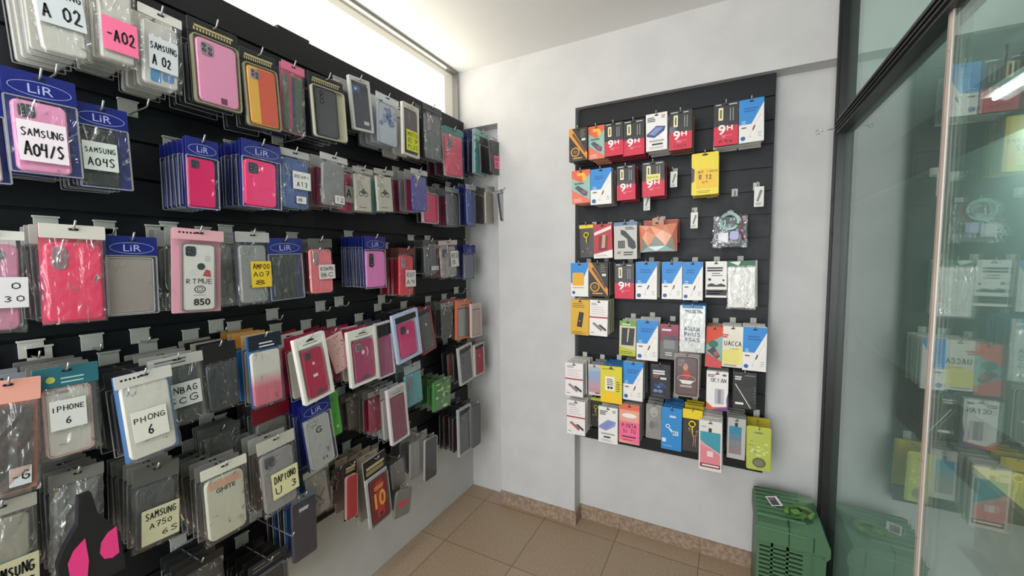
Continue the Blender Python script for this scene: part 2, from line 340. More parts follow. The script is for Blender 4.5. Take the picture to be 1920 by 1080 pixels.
# small latch
q = Part(); lk = B(1582, 236, .03); lx = XG-.03
mt = mat('#b9b9b4', .3, .9)
q.tube([(lx, -.03, 2.012), (lx-.045, -.03, 2.007)], .0016, mt); q.tube([(lx-.045, -.03, 2.013), (lx-.058, -.03, 2.013), (lx-.058, -.03, 1.999), (lx-.047, -.03, 1.999)], .0018, mt, closed=True)
q.box(lx-.002, lx+.003, -.034, -.026, 1.995, 2.025, mt)
o = q.build('frame_latch'); tag(o, 'small silver latch pin sticking out of the black corner post', 'latch')
# the space seen dimly through the partition
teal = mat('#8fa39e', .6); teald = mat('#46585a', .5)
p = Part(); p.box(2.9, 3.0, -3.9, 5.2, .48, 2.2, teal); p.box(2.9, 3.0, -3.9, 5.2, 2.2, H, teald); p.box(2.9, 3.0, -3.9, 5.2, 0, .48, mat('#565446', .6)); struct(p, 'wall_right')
p = Part(); p.box(1.9, 3.0, 5.1, 5.2, 0, H, teal); struct(p, 'wall_far')
p = Part(); p.box(XG+.031, XG+.07, .19, 5.1, 0, H, teal); struct(p, 'wall_divider')
o = Part(); wood = noisy('#8f8040', '#7a6c34', 14, rough=.5)
o.box(2.62, 2.86, -.2, .75, .02, .40, wood); o.box(2.60, 2.87, -.22, .77, .40, .43, mat('#a8953c', .5)); o.box(2.65, 2.85, -.18, .73, 0, .02, blk2)
cb = o.build('low_cabinet'); tag(cb, 'low ochre cabinet seen dimly behind the glass partition', 'cabinet')
def led(name, x, y, ln, label, H=H):
    o = empty(name); tag(o, label, 'ceiling lamp')
    a = Part(); a.box(x-.05, x+.05, y-ln/2, y+ln/2, H-.03, H-.0005, mat('#d8d8d4', .5)); [a.box(x-.004, x+.004, y+k-.004, y+k+.004, H, 2.633, alu) for k in (-.3, .3) if H < 2.6]; a.build('lamp_housing', o)
    e = bpy.data.materials.new('lit_tube'); e.use_nodes = True; nt = e.node_tree; nt.nodes['Principled BSDF'].inputs['Emission Color'].default_value = (.9, 1, 1, 1); nt.nodes['Principled BSDF'].inputs['Emission Strength'].default_value = 14
    b = Part(); b.tube([(x, y-ln/2+.02, H-.042), (x, y+ln/2-.02, H-.042)], .012, e); b.build('light_tube', o)
led('tube_lamp', 1.0, -2.35, 1.1, 'slim white tube lamp on the ceiling behind the viewpoint')
led('tube_lamp', 2.77, .85, .8, 'bright tube lamp seen beyond the glass partition', 2.42)

# ------------------------------------------------------------------ slatted panels
def slat(u0, u1, z0, z1, tops, label, place):
    """u along the wall, front profile with T slots; place(u, depth, z) -> world"""
    m = mat('#101217', .5, spec=.35, bump=.03, bscale=25); me = mat('#2b2c2e', .6)
    P_ = Part(); prof = [(0, z0), (.020, z0)]
    z = z0+.062
    while z < z1-.06:
        prof += [(.020, z), (.013, z), (.013, z-.006), (.009, z-.006), (.009, z+.016), (.013, z+.016), (.013, z+.009), (.020, z+.009)]; z += .1015
    prof += [(.020, z1), (0, z1)]
    n = len(prof); vs = [place(u0, d, zz) for d, zz in prof]+[place(u1, d, zz) for d, zz in prof]
    P_.add(vs, [(k, (k+1) % n, n+(k+1) % n, n+k) for k in range(n)], m)
    P_.add(vs[:n], [tuple(range(n))], me); P_.add(vs[n:], [tuple(range(n))[::-1]], me)
    o = P_.build('slatted_panel'); tag(o, label, 'display panel')
    return o
LP = lambda u, d, z: (.010+d, u, z)
slat(-1.033, -.004, .445, 2.335, 0, 'far half of the long black slatted display panel, ending at corner', LP)
slat(-1.158, -1.034, .445, 2.345, 0, 'narrow black slatted filler strip standing slightly proud of its neighbours', LP)
slat(-2.42, -1.159, .445, 2.332, 0, 'near half of the long black slatted display panel, cut by frame', LP)
slat(.752, 1.636, .508, 2.2955, 0, 'smaller black slatted display panel on the white end wall', lambda u, d, z: (u, .052-d, z))
# ------------------------------------------------------------------ phone-case packages
INK = mat('#141414', .5); WHITE = mat('#e4e3dd', .55); GOLD = mat('#b8a878', .4); NAVY = mat('#16206f', .3, coat=.3)
LENS = mat('#0b0c10', .15); LENSR = mat('#7d8288', .25, .4); LINE = mat('#8f95c4', .5); GREY = mat('#9a9b98', .5)
FILM = film('#ffffff', .025, .16, 1.3); FILMH = film('#fbfbfb', .06, .2, 1.8); FILMN = film('#ffffff', .008, .06, .12); FILMG = film('#d8d8d8', .06, .18, 1.8)

def camera(cx, cz, w, h, kind, y):
    """camera opening in the top left corner of a case whose centre is (cx, cz)"""
    c = Part(); x = cx-w/2; z = cz+h/2; dk = mat('#3c3d44', .3); lt = mat('#8d8086', .3)
    if kind in ('quad', 'greyquad'):
        a = w*.31; c.slab(x+w*.1+a/2, z-w*.1-a*.55, a, a*1.1, a*.25, y-.0012, y, dk if kind == 'quad' else lt, .0008)
        for (i, j) in ((.28, .3), (.28, .72), (.72, .5), (.28, 1.0) if kind == 'quad' else (.72, .9)):
            c.ell(x+w*.1+a*i, z-w*.1-a*j*.95, a*.15, a*.15, y-.0016, LENS); c.ell(x+w*.1+a*i, z-w*.1-a*j*.95, a*.08, a*.08, y-.0019, LENSR)
    elif kind in ('pill', 'greypill'):
        a = w*.26; c.slab(x+w*.12+a/2, z-w*.1-a*1.1, a, a*2.2, a*.4, y-.0012, y, dk if kind == 'pill' else lt, .0008)
        if kind == 'pill':
            for j in (.45, 1.1, 1.75): c.ell(x+w*.12+a*.5, z-w*.1-a*j, a*.28, a*.28, y-.0016, LENS); c.ell(x+w*.12+a*.5, z-w*.1-a*j, a*.13, a*.13, y-.0019, LENSR)
    elif kind == 'dot':
        c.ell(x+w*.22, z-w*.2, w*.11, w*.11, y-.0008, LENS); c.ell(x+w*.22, z-w*.2, w*.06, w*.06, y-.0012, LENSR)
    elif kind == 'round':
        c.ell(cx, z-w*.36, w*.2, w*.2, y-.0008, dk, 28); c.ell(cx, z-w*.36, w*.15, w*.15, y-.0012, LENSR, 28)
    elif kind == 'wide':
        c.slab(cx-w*.12, z-w*.13, w*.3, w*.08, w*.04, y-.001, y, lt, .0006)
    return c

def case(root, cx, cz, w, h, y0, t, sp):
    col = sp.get('col', '#333333'); c = Part()
    if sp.get('grad'): m = gradient(sp['grad'], col, cz-h*.15, cz+h*.12)
    elif sp.get('clear'): m = film(col, .35, .25, .15)
    elif sp.get('mott'): m = noisy(col, sp['mott'], sp.get('msc', 45), rough=.3)
    else: m = mat(col, sp.get('rough', .33), sp.get('metal', 0.), coat=sp.get('coat', .3))
    r = w*sp.get('cr', .14)
    c.slab(cx, cz, w, h, r, y0, y0+t, m, min(.0035, t*.45))
    y = y0-.0004
    if sp.get('stripes'):
        n = len(sp['stripes']); ww = w-.008
        for i, k in enumerate(sp['stripes']):
            if k: c.rrect(cx-ww/2+(i+.5)*ww/n, cz, ww/n, h-.010, .002, y, mat(k, .35))
    if sp.get('rimc'): c.rim(cx, cz, w+.002, h+.002, r, .0028, y0-.0015, y0+t, mat(sp['rimc'], .35))
    if sp.get('mark') == 'dot': c.ell(cx+w*.02, cz+h*.22, w*.08, w*.09, y, mat('#e6c7d4', .2, .2))
    if sp.get('mark') == 'glare': c.ell(cx-w*.02, cz+h*.2, w*.09, w*.1, y, mat('#f0cfdc', .2)); c.band([(cx+w*(.14+.12*math.sin(a)), cz+h*(.2+.12*math.cos(a))) for a in [k*math.pi/9 for k in range(10)]], [(cx+w*(.14+.06*math.sin(a)), cz+h*(.2+.1*math.cos(a))) for a in [k*math.pi/9 for k in range(10)]], y, mat('#e9b9cb', .3))
    if sp.get('mark') == 'tag': c.ell(cx-w*.02, cz+h*.2, w*.07, w*.08, y, mat('#efc2cf', .2)); c.rrect(cx-w*.02, cz-h*.06, w*.24, h*.06, .002, y, WHITE)
    if sp.get('grip'):
        c.poly([(cx-w*.3, cz-h/2+.004), (cx+w*.34, cz-h/2+.004), (cx+w*.2, cz-h*.40), (cx+w*.05, cz-h*.37), (cx-w*.12, cz-h*.42)], y, mat('#4d4a4e', .4))
    if sp.get('dots'):
        for k in range(16): a, b = random.uniform(-.4, .4), random.uniform(-.44, .44); c.poly([(cx+w*a+random.uniform(0, .05)*w*math.cos(j*1.05), cz+h*b+random.uniform(.01, .05)*w*math.sin(j*1.05)) for j in range(6)] and [(cx+w*a, cz+h*b), (cx+w*(a+.06), cz+h*b-.001), (cx+w*(a+.05), cz+h*b+.003), (cx+w*(a+.01), cz+h*b+.0035)], y, mat('#4a2b35', .5))
    if sp.get('flowers'):
        for k in range(26):
            a, b = random.gauss(.12, .17), random.gauss(.2, .1); rr = random.uniform(.03, .09)*w; th = random.uniform(0, 3)
            if abs(a) < .42: c.poly([(cx+w*a+rr*(1.6 if j % 2 else .8)*math.cos(th+j*1.047), cz+h*b+rr*(1.6 if j % 2 else .8)*math.sin(th+j*1.047)) for j in range(6)], y-.00005*k, mat(random.choice(['#5b7399', '#3f5880', '#8097b8', '#6f86ad']), .5))
    if sp.get('text'):
        for (s_, fx, fz, fw, fh, ck, bold) in sp['text']: c.type(s_, cx+w*fx, cz+h*fz, w*fw, h*fh, y-.0006, mat(ck, .4), bold)
    if sp.get('draw'): sp['draw'](c, cx, cz, w, h, y)
    o = c.build('phone_case', root, sp.get('clabel'))
    if sp.get('cam'): camera(cx, cz, w, h, sp['cam'], y0).build('camera_opening', o)
    return o

def sticker(root, cx, cz, w, h, y, col, lines, sub=None, slant=0.):
    s = Part(); s.slab(cx, cz, w, h, .001, y-.0006, y, mat(col, .6), .0002); n = len(lines); hh = h/(n+.35)
    for i, ln in enumerate(lines):
        t, fw, fh = ln if isinstance(ln, tuple) else (ln, .8, .62)
        s.hand(t, cx+(0 if not sub else 0), cz+h/2-hh*(i+.62)-hh*.05, w*fw, hh*fh, y-.0011, INK, None, slant)
    return s.build('paper_sticker', root)

def header(root, x0, x1, z0, z1, y, col, style, hook=True):
    p = Part(); p.slab((x0+x1)/2, (z0+z1)/2, x1-x0, z1-z0, .002, y-.0008, y+.0006, mat(col, .35, coat=.2) if col != '#16206f' else NAVY, .0003); w = x1-x0; h = z1-z0; cx = (x0+x1)/2; cz = (z0+z1)/2
    yy = y-.0012
    if style == 'oval':
        p.ring(cx, cz-h*.12, w*.43, h*.30, .0013, yy, LINE, 32); p.type('LiR', cx, cz-h*.12, w*.34, h*.34, yy, mat('#a9aed6', .4))
    elif style == 'gold':
        p.lines(x0+w*.12, x1-w*.1, cz+h*.1, 1, 0, h*.16, yy, GOLD, 0)
        for k in range(13): p.rect(x0+w*(.1+k*.06), x0+w*(.135+k*.06), cz-h*.35, cz-h*.12, yy-.0001, GOLD)
    elif style == 'print': p.lines(x0+w*.1, x1-w*.1, cz+h*.25, 2, h*.32, h*.13, yy, mat('#5a5a58', .5))
    elif style == 'light': p.lines(x0+w*.3, x1-w*.15, cz-h*.05, 2, h*.22, h*.09, yy, mat('#cfd3d6', .5))
    elif style == 'leaf': p.ell(x0+w*.25, cz-h*.1, w*.07, h*.16, yy, mat('#b9b455', .5)); p.lines(x0+w*.4, x1-w*.2, cz-h*.05, 2, h*.2, h*.07, yy, mat('#9ec1bf', .5))
    elif style == 'marks': 
        for k in range(5): p.rect(x0+w*(.1+k*.07), x0+w*(.14+k*.07), cz+h*.05, cz+h*.2, yy, INK)
    if hook: p.rrect(cx, z1-.010, w*.16, .005, .0022, yy-.0002, mat('#0c0c0d', .7))
    return p.build('header_card', root)

def make(kind, w, h, sp):
    """one hanging package; origin at its hang hole, face towards -y"""
    root = empty(sp.get('name', {'lir': 'phone_case_package', 'bag': 'phone_case_package', 'blister': 'phone_case_package', 'frame': 'phone_case_package'}.get(kind, 'accessory_package')))
    zt = .011; zb = zt-h; cz = (zt+zb)/2
    if kind == 'lir':
        hh = h*sp.get('hh', .25)
        b = Part(); b.slab(0, cz, w, h, .003, .0135, .0145, NAVY, .0004); b.build('backing_sheet', root)
        header(root, -w/2, w/2, zt-hh, zt, .0015, '#16206f', 'oval')
        cw = w*sp.get('cw', .74); ch = (h-hh)*sp.get('ch', .93)
        case(root, sp.get('cx', -w*.03), zb+ch/2+(h-hh)*.03, cw, ch, .003, .009, sp)
        f = Part(); f.sheet(-w/2+.002, w/2-.002, zb+.002, zt-hh, .0025, .002, .0022, sp.get('film', FILMN)); f.rim(0, (zb+zt-hh)/2, w, h-hh, .004, .0028, .001, .0034, sp.get('edgem', film('#dfe2ea', .3, .3, .3)));  f.build('clear_bag', root)
        yc = -.0016
    elif kind == 'bag':
        hh = h*sp.get('hh', .12); hc = sp.get('hc')
        if hc: header(root, -w/2, w/2, zt-hh, zt, .0005, hc, sp.get('hs', 'plain'))
        cw = w*sp.get('cw', .80); ch = (h-hh)*sp.get('ch', .92)
        if sp.get('back'): b = Part(); b.slab(0, cz, w*.97, h*.98, .003, .0135, .0145, mat(sp['back'], .5), .0004); b.build('backing_sheet', root)
        case(root, 0, zb+ch/2+(h-hh)*.035, cw, ch, .003, sp.get('ct', .009), sp)
        f = Part(); f.sheet(-w/2, w/2, zb, zt-(0 if not hc else hh*.9), .0028, sp.get('bulge', .003), .004, sp.get('film', FILM)); f.sheet(-w/2, w/2, zb, zt, .0155, -.001, .002, sp.get('bfilm', FILMN), 4, 6); f.build('clear_bag', root)
        yc = -.0022
    elif kind == 'blister':
        hh = h*sp.get('hh', .16)
        b = Part(); b.slab(0, cz, w, h, sp.get('br', .004), .0135, .015, mat(sp.get('card', '#16181b'), .4, coat=.2), .0005); b.build('backing_card', root)
        header(root, -w/2+.001, w/2-.001, zt-hh, zt-.001, .013, sp.get('hc', '#1a1c1f'), sp.get('hs', 'gold'))
        rw, rh = w*.94, (h-hh)*.96; rz = zb+rh/2+.002; ec = sp.get('edge', '#b9b59c')
        tr = Part(); tr.rim(0, rz, rw, rh, .012, .0035, .002, .0134, mat(ec, .25, coat=.4)); tr.rrect(0, rz, rw-.006, rh-.006, .01, .0128, mat(sp.get('in', '#c9c4a8'), .5)); tr.build('blister_tray', root)
        cw = rw*sp.get('cw', .78); ch = rh*sp.get('ch', .93)
        case(root, sp.get('cx', 0), rz, cw, ch, .002, .009, sp)
        f = Part(); f.sheet(-rw/2+.002, rw/2-.002, zb+.004, zb+rh, .0015, .0015, .001, FILMN, 6, 8); f.build('clear_cover', root)
        yc = -.001
    elif kind == 'frame':
        c0 = sp.get('card', '#e3e0d8'); t = sp.get('t', .014); fw = w*.09; hh = h*sp.get('hh', .16)
        b = Part(); b.slab(0, cz, w, h, .004, t-.002, t, mat(sp.get('backc', '#b9b5ac'), .6), .0005)
        b.rim(0, cz, w, h, .005, fw, 0, t, mat(c0, .4)); b.rect(-w/2+fw, w/2-fw, zt-hh, zt-.004, .0008, mat(sp.get('hc', c0), .4))
        yy = .0004; tc = mat(sp.get('tc', '#2e2c2c'), .5)
        if sp.get('tri', True): b.poly([(-w*.16, zt-hh*.5), (w*.16, zt-hh*.5), (0, zt-hh*.18)], yy, mat('#242222', .6))
        b.lines(-w*.24, w*.24, zt-hh*.66, 1, .004, hh*.06, yy, tc, .1)
        b.build('card_frame', root)
        case(root, 0, zb+(h-hh)/2+fw*.25, (w-2*fw)*sp.get('cw', .93), (h-hh-fw)*sp.get('ch', .97), .002, .008, sp)
        f = Part(); f.rrect(0, zb+(h-hh)/2+fw*.25, w-2*fw+.004, h-hh-fw+.004, .006, -.0004, film('#ffffff', .03, .12, .15)); f.build('window_film', root)
        yc = -.001
    elif kind == 'bare':
        t = Part(); t.slab(0, zt-.012, w*.4, .024, .004, .004, .0052, FILMG, .0002); t.build('hang_tab', root)
        case(root, 0, cz-.010, w, h-.02, 0, .010, sp); yc = -.0004
    for st in sp.get('stk', []):
        fx, fz, fw, fh, col, lines = st; sticker(root, w*fx, zt-h*fz, w*fw, h*fh, yc-.001, col, lines)
    if sp.get('extra'): sp['extra'](root, w, h, zt, zb, yc)
    return root

def frame_quad(side, q, d, dx=0):
    f = (lambda p_: L(p_[0], p_[1], d)) if side == 'L' else (lambda p_: B(p_[0], p_[1], d))
    P4 = [f(p_) for p_ in q]
    u = (lambda v: v.y) if side == 'L' else (lambda v: v.x)
    T = [(u(v), v.z) for v in P4]
    top = ((T[0][0]+T[1][0])/2, (T[0][1]+T[1][1])/2); bot = ((T[2][0]+T[3][0])/2, (T[2][1]+T[3][1])/2)
    w = (math.hypot(T[1][0]-T[0][0], T[1][1]-T[0][1])+math.hypot(T[2][0]-T[3][0], T[2][1]-T[3][1]))/2
    h = math.hypot(top[0]-bot[0], top[1]-bot[1])
    a1 = math.atan2(bot[0]-top[0], top[1]-bot[1]); a2 = math.atan2(T[1][1]-T[0][1], T[1][0]-T[0][0])
    return top, w, h, a1*.75+a2*.25

HOOKM = mat('#a9aaa6', .3, .7); PLATE = mat('#c4c5bc', .5)
hookproto = {}
def hook(side, u, z, ln, label, plate=True, d0=.030):
    key = (side, round(ln, 3), plate)
    if key not in hookproto:
        r = empty('display_hook'); a = Part()
        if plate: a.box(-.020, .020, -.004, 0, -.004, .038, PLATE); a.box(-.022, .022, -.009, 0, .034, .038, PLATE)
        else: a.box(-.012, .012, -.003, 0, -.004, .030, PLATE)
        a.build('plate', r)
        b = Part(); b.tube([(0, 0, 0), (0, -ln+.012, 0), (0, -ln+.006, .003), (0, -ln-.004, .018)], .0021, HOOKM); b.build('rod', r)
        hookproto[key] = (r, [(c, []) for c in kids(r)]); o = r
    else: o = copy_tree(*hookproto[key])
    if side == 'L': o.location = (d0, u, z); o.rotation_euler = (0, 0, math.pi/2)
    else: o.location = (u, .052-.020, z)
    tag(o, label, 'hook', 'hooks on the slatted panels')
    return o

BACKC = {}
def backing_item(kind, w, h, sp, bk):
    """simplified package hanging behind the front one: only its edges and top show"""
    key = (kind, round(w, 3), round(h, 3), bk.get('col'), bk.get('hc'), bk.get('edge'), bk.get('t'))
    if key not in BACKC:
        r = empty('phone_case_package' if not bk.get('box') else 'accessory_package'); zt = .011; zb = zt-h; cz = (zt+zb)/2
        if bk.get('box'):
            a = Part(); a.slab(0, cz, w, h, .001, 0, bk.get('t', .012)-.001, mat(bk['col'], .5), .0005); a.build('carton', r)
        else:
            hh = h*.2; hcol = bk.get('hc', bk['col'])
            a = Part(); a.slab(0, zt-hh/2, w, hh, .003, 0, .0012, mat(hcol, .35, coat=.2), .0003); a.rrect(0, zt-.010, w*.16, .005, .002, -.0002, mat('#0c0c0d', .7)); a.build('header_card', r)
            c = Part(); c.slab(0, zb+(h-hh)/2, w*.84, (h-hh)*.94, w*.1, .0005, .0075, mat(bk['col'], .35, coat=.2), .0025); c.build('phone_case', r)
            e = Part(); e.sheet(-w/2, w/2, zb, zt-hh, .0008, .003, .004, bk.get('film', FILMN), 5, 8); e.rim(0, (zb+zt-hh)/2, w, h-hh, .004, .002, .001, .0025, film(bk.get('edge', '#dfe2ea'), .35, .3, .3)); e.build('clear_bag', r)
        BACKC[key] = (r, [(c_, []) for c_ in kids(r)]); return r
    return copy_tree(*BACKC[key])

def place(o, side, u, z, d, roll, yaw=0., pitch=0.):
    # local (x right, -y out). roll about the facing axis, in radians, counterclockwise seen from the front
    Rz = Matrix.Rotation(math.pi/2 if side == 'L' else 0, 4, 'Z') @ Matrix.Rotation(yaw, 4, 'Z') @ Matrix.Rotation(pitch, 4, 'X') @ Matrix.Rotation(-roll, 4, 'Y')
    o.matrix_world = Matrix.Translation((d, u, z) if side == 'L' else (u, -d, z)) @ Rz

USED = set()
CN = {}
def item(side, kind, short, q, d=.18, n=3, x0=.05, back=None, sp=None, hk=True, yaw=0., pitch=0., cat='phone case', plate=True, front=True):
    sp = sp or {}; top, w, h, roll = frame_quad(side, q, d)
    # roll of the picture quad: positive = top edge rises to the right
    ax, az = math.sin(roll)*.011, math.cos(roll)*.011
    u, z = top[0]+ax, top[1]-az
    wall = 'long black display wall' if side == 'L' else 'end-wall display panel'
    if front:
        o = make(kind, w, h, sp) if kind in ('lir', 'bag', 'blister', 'frame', 'bare') else DES[kind](w, h, sp)
        place(o, side, u, z, d, roll, yaw, pitch)
        tag(o, short, cat, ('front packages on the ' if True else '')+wall)
        if short in USED: print('DUP', short)
        USED.add(short)
    d0 = .030 if side == 'L' else -.032
    if hk: hook(side, u, z+.002, d-d0+.012, 'metal display hook holding the '+short, plate)
    if kind in ('bag', 'blister', 'frame', 'bare') and n > 2: n = int(n*.68+.3)
    if n and back:
        gap = (d-x0)/(n+.3)
        for k in range(n):
            bk = back[k % len(back)]; bw, bh = w*bk.get('sw', .97), h*bk.get('sh', .97)
            b = backing_item(kind, bw, bh, sp, bk)
            dd = d-.006-gap*(k+1)+random.uniform(-.1, .1)*gap
            place(b, side, u+random.uniform(-.004, .004)+bk.get('du', 0), z+random.uniform(-.002, .001), max(dd, x0), roll*.5+random.uniform(-.025, .025), yaw*.5+random.uniform(-.03, .03))
            tag(b, f"{bk['n']} package hung behind the {short}", cat, 'packages behind the '+short)
    return u, z
# ------------------------------------------------------------------ printed accessory packs of the end wall
def carton(w, h, t, base, draw, hole=True, side=None, nm='accessory_package', part='carton', r=.001):
    root = empty(nm); zt = .011; zb = zt-h; p = Part(); m = mat(base, .45, coat=.1)
    p.slab(0, (zt+zb)/2, w, h, r, 0, t, m, .0006)
    if hole: p.rrect(0, zt-.010, w*.18, .0045, .002, -.0012, mat('#0c0c0d', .7)); p.rrect(0, zt-.0075, w*.07, .006, .002, -.0012, mat('#0c0c0d', .7))
    c = lambda a, b: (w*(a-.5), zb+h*b)
    draw(p, c, w, h, root)
    p.build(part, root)
    return root
D1, D2, D3, D4 = -.0003, -.0006, -.0009, -.0015
def K(h_, r=.5): return mat(h_, r)
def PP(p, c, pts, y, col): p.poly([c(*a) for a in pts], y, K(col))
def TX(p, c, w, h, s_, x, y_, tw, th, col, bold=False, yy=D3, rot=0): cx, cz = c(x, y_); p.type(s_, cx, cz, w*tw, h*th if th else None, yy, K(col), bold, rot)
def HN(p, c, w, h, s_, x, y_, tw, th, yy=-.0022): cx, cz = c(x, y_); p.hand(s_, cx, cz, w*tw, h*th, yy, INK)
def LN(p, c, x0, x1, z, n, gap, th, col, yy=D2):
    for k in range(n):
        e = x1-(x1-x0)*random.uniform(0, .35); PP(p, c, [(x0, z-k*gap-th), (e, z-k*gap-th), (e, z-k*gap), (x0, z-k*gap)], yy, col)
def d9h(w, h, sp):
    def dr(p, c, w, h, r):
        PP(p, c, [(0, 0), (1, 0), (1, .45), (0, .45)], D1, '#cf2444')
        a, b = c(.29, .74); p.rrect(a, b, w*.19, h*.30, w*.04, D2, K('#e9dfb4')); p.rrect(a, b, w*.06, h*.2, .001, D3, K('#4d4938'))
        LN(p, c, .08, .38, .97, 1, .03, .018, '#dddddd'); LN(p, c, .62, .95, .955, 1, .03, .02, '#dddddd')
        for k in range(2): PP(p, c, [(.66+k*.11, .56), (.70+k*.11, .56), (.70+k*.11, .86), (.66+k*.11, .86)], D2, '#8f8f8f')
        TX(p, c, w, h, '9', .34, .37, .30, .235, '#f2eeee', True); TX(p, c, w, h, 'H', .66, .40, .24, .12, '#f2eeee', True)
        LN(p, c, .34, .56, .235, 2, .035, .015, '#e9a3ae'); LN(p, c, .5, .85, .235, 1, .03, .008, '#e9a3ae')
        if sp.get('hand'): HN(p, c, w, h, sp['hand'], .5, .09, .55, .07)
        if sp.get('yellow'): a, b = c(.5, .55); p.slab(a, b, w*.62, h*.17, .001, -.0016, -.0012, K('#e8df7e'), .0001); HN(p, c, w, h, 'GOOOE', .5, .55, .5, .06)
    return carton(w, h, sp.get('t', .012), '#1b1a1c', dr)
def dblue(w, h, sp):
    def dr(p, c, w, h, r):
        PP(p, c, [(0, 1), (1, 1), (1, .90), (.50, .42), (0, .42)], D1, '#2b86cf')
        LN(p, c, .2, .8, .80, 2, .06, .03, '#1e62a8'); LN(p, c, .1, .3, .50, 2, .045, .018, '#bcd8ee')
        for k, (o_, cc) in enumerate(((0, '#d8cbc6'), (.07, '#efe9e6'))):
            PP(p, c, [(.38+o_, .12+k*.03), (.46+o_, .10+k*.03), (.94, .55), (.88, .62-k*.03)], D2-.0002*k, cc)
        PP(p, c, [(.53, .28), (.58, .26), (.66, .36), (.61, .39)], D4, '#7b3a36')
        a, b = c(.16, .10); p.ell(a, b, w*.10, w*.10, D2, K('#1d5f9e')); a, b = c(.20, .345); p.rrect(a, b, w*.2, h*.03, .001, D2, K('#6b4b41'))
        LN(p, c, .76, .92, .22, 3, .045, .015, '#a7a7a7')
    return carton(w, h, sp.get('t', .012), '#e6e4e0', dr)
def dorange(w, h, sp):
    def dr(p, c, w, h, r):
        PP(p, c, [(0, 0), (1, 0), (1, .08), (.0, .42)], D1, '#e2745a'); PP(p, c, [(0, .78), (.5, 1), (1, 1), (1, .86), (.5, .62)], D1, '#e0623f'); PP(p, c, [(0, 1), (.5, 1), (0, .78)], D1, '#e0623f')
        a, b = c(.5, .78)
        for k in range(5): t = k*.6-.3; p.ell(a+w*.2*math.cos(t), b+w*.22*math.sin(t)-.002, w*.12, w*.1, D2-.00005*k, K('#e8b23f'), 10)
        LN(p, c, .15, .85, .62, 1, .1, .05, '#54695a'); PP(p, c, [(.15, .48), (.35, .54), (.88, .32), (.8, .2), (.6, .24)], D3, '#4b4e63'); PP(p, c, [(.5, .36), (.72, .40), (.84, .30), (.66, .26)], D4, '#8b5a66')
        LN(p, c, .1, .6, .14, 3, .04, .015, '#f3c9bb')
    return carton(w, h, .012, '#8fb6a9', dr)
def ddiag(w, h, sp):
    def dr(p, c, w, h, r):
        PP(p, c, [(0, 1), (.16, 1), (1, .22), (1, .02), (.0, .80)], D1, '#d8902e'); PP(p, c, [(.16, .82), (.26, .86), (.92, .30), (.86, .22)], D2, '#5c4030')
        a, b = c(.34, .28); p.ring(a, b, w*.24, w*.24, w*.055, D3, K('#e2a13b')); p.ell(a, b, w*.11, w*.1, D3, K('#7a5a2a')); LN(p, c, .22, .78, .11, 1, .1, .035, '#e2a13b')
        LN(p, c, .62, .9, .93, 4, .06, .03, '#6f6e69'); PP(p, c, [(.70, .60), (.90, .60), (.90, .67), (.70, .67)], D2, '#d8d6d0')
    return carton(w, h, .014, '#1d1b19', dr)
def dphonebox(w, h, sp):
    ink = sp.get('ink', '#3c4a86')
    def dr(p, c, w, h, r):
        LN(p, c, .08, .5, .90, 3, .045, .03, '#6a6a72'); LN(p, c, .74, .92, .93, 2, .045, .03, '#a08886')
        PP(p, c, [(.04, .46), (.50, .66), (.92, .62), (.86, .50), (.40, .34), (.04, .40)], D2, ink); PP(p, c, [(.12, .455), (.50, .62), (.82, .59), (.40, .40)], D3, '#7e8cc0')
        p.rrect(*c(.5, .26), w*.7, h*.05, .001, D2, K('#a9a9a4')); LN(p, c, .28, .8, .19, 1, .1, .045, '#2c2c30'); LN(p, c, .15, .85, .10, 2, .035, .012, '#8a8a8a')
    return carton(w, h, .016, '#e8e5e2', dr)
def dyellow(w, h, sp):
    def dr(p, c, w, h, r):
        PP(p, c, [(0, .30), (.0, .68), (.12, .62), (.10, .34)], D1, '#4d4a60'); p.ell(*c(.5, .95), w*.12, h*.02, D3, K('#2a2a20'))
        PP(p, c, [(.16, .16), (.94, .16), (.94, .58), (.36, .64), (.16, .56)], D2, '#ecbf3a'); HN(p, c, w, h, 'BO 1003', .6, .55, .7, .05); HN(p, c, w, h, 'R 12', .52, .43, .45, .11); HN(p, c, w, h, '09', .5, .30, .2, .05)
        LN(p, c, .2, .85, .10, 2, .035, .015, '#9c8a1c')
    return carton(w, h, .008, '#e6cf2a', dr, r=.006)
def dyellow2(w, h, sp):
    def dr(p, c, w, h, r):
        LN(p, c, .06, .94, .93, 1, .05, .02, '#8a7f1c'); PP(p, c, [(.22, .34), (.66, .34), (.66, .72), (.22, .72)], D2, '#ece9dc'); LN(p, c, .3, .62, .66, 4, .05, .02, '#5a5a50')
        p.ell(*c(.38, .42), w*.06, w*.07, D3, K('#20242c')); p.ell(*c(.52, .42), w*.07, w*.06, D3, K('#20242c')); LN(p, c, .74, .92, .6, 5, .06, .03, '#7c7217')
        PP(p, c, [(0, .02), (1, .02), (1, .14), (.72, .26), (.4, .3), (.12, .22), (0, .1)], D3, '#efc21c')
    return carton(w, h, .010, '#d9cb2e', dr, r=.004)
def dred(w, h, sp):
    def dr(p, c, w, h, r):
        PP(p, c, [(0, 0), (1, 0), (1, .24), (0, .12)], D1, '#e8e2df'); PP(p, c, [(.05, .76), (.96, .94), (.96, .84), (.05, .67)], D2, '#e9d7d4'); PP(p, c, [(.25, .22), (.72, .22), (.78, .66), (.3, .66)], D2, '#7d2129'); PP(p, c, [(.42, .30), (.60, .30), (.66, .68), (.5, .68)], D3, '#b8a187')
        LN(p, c, .1, .8, .1, 2, .03, .01, '#8a8a8a')
    return carton(w, h, .018, '#b02730', dr)
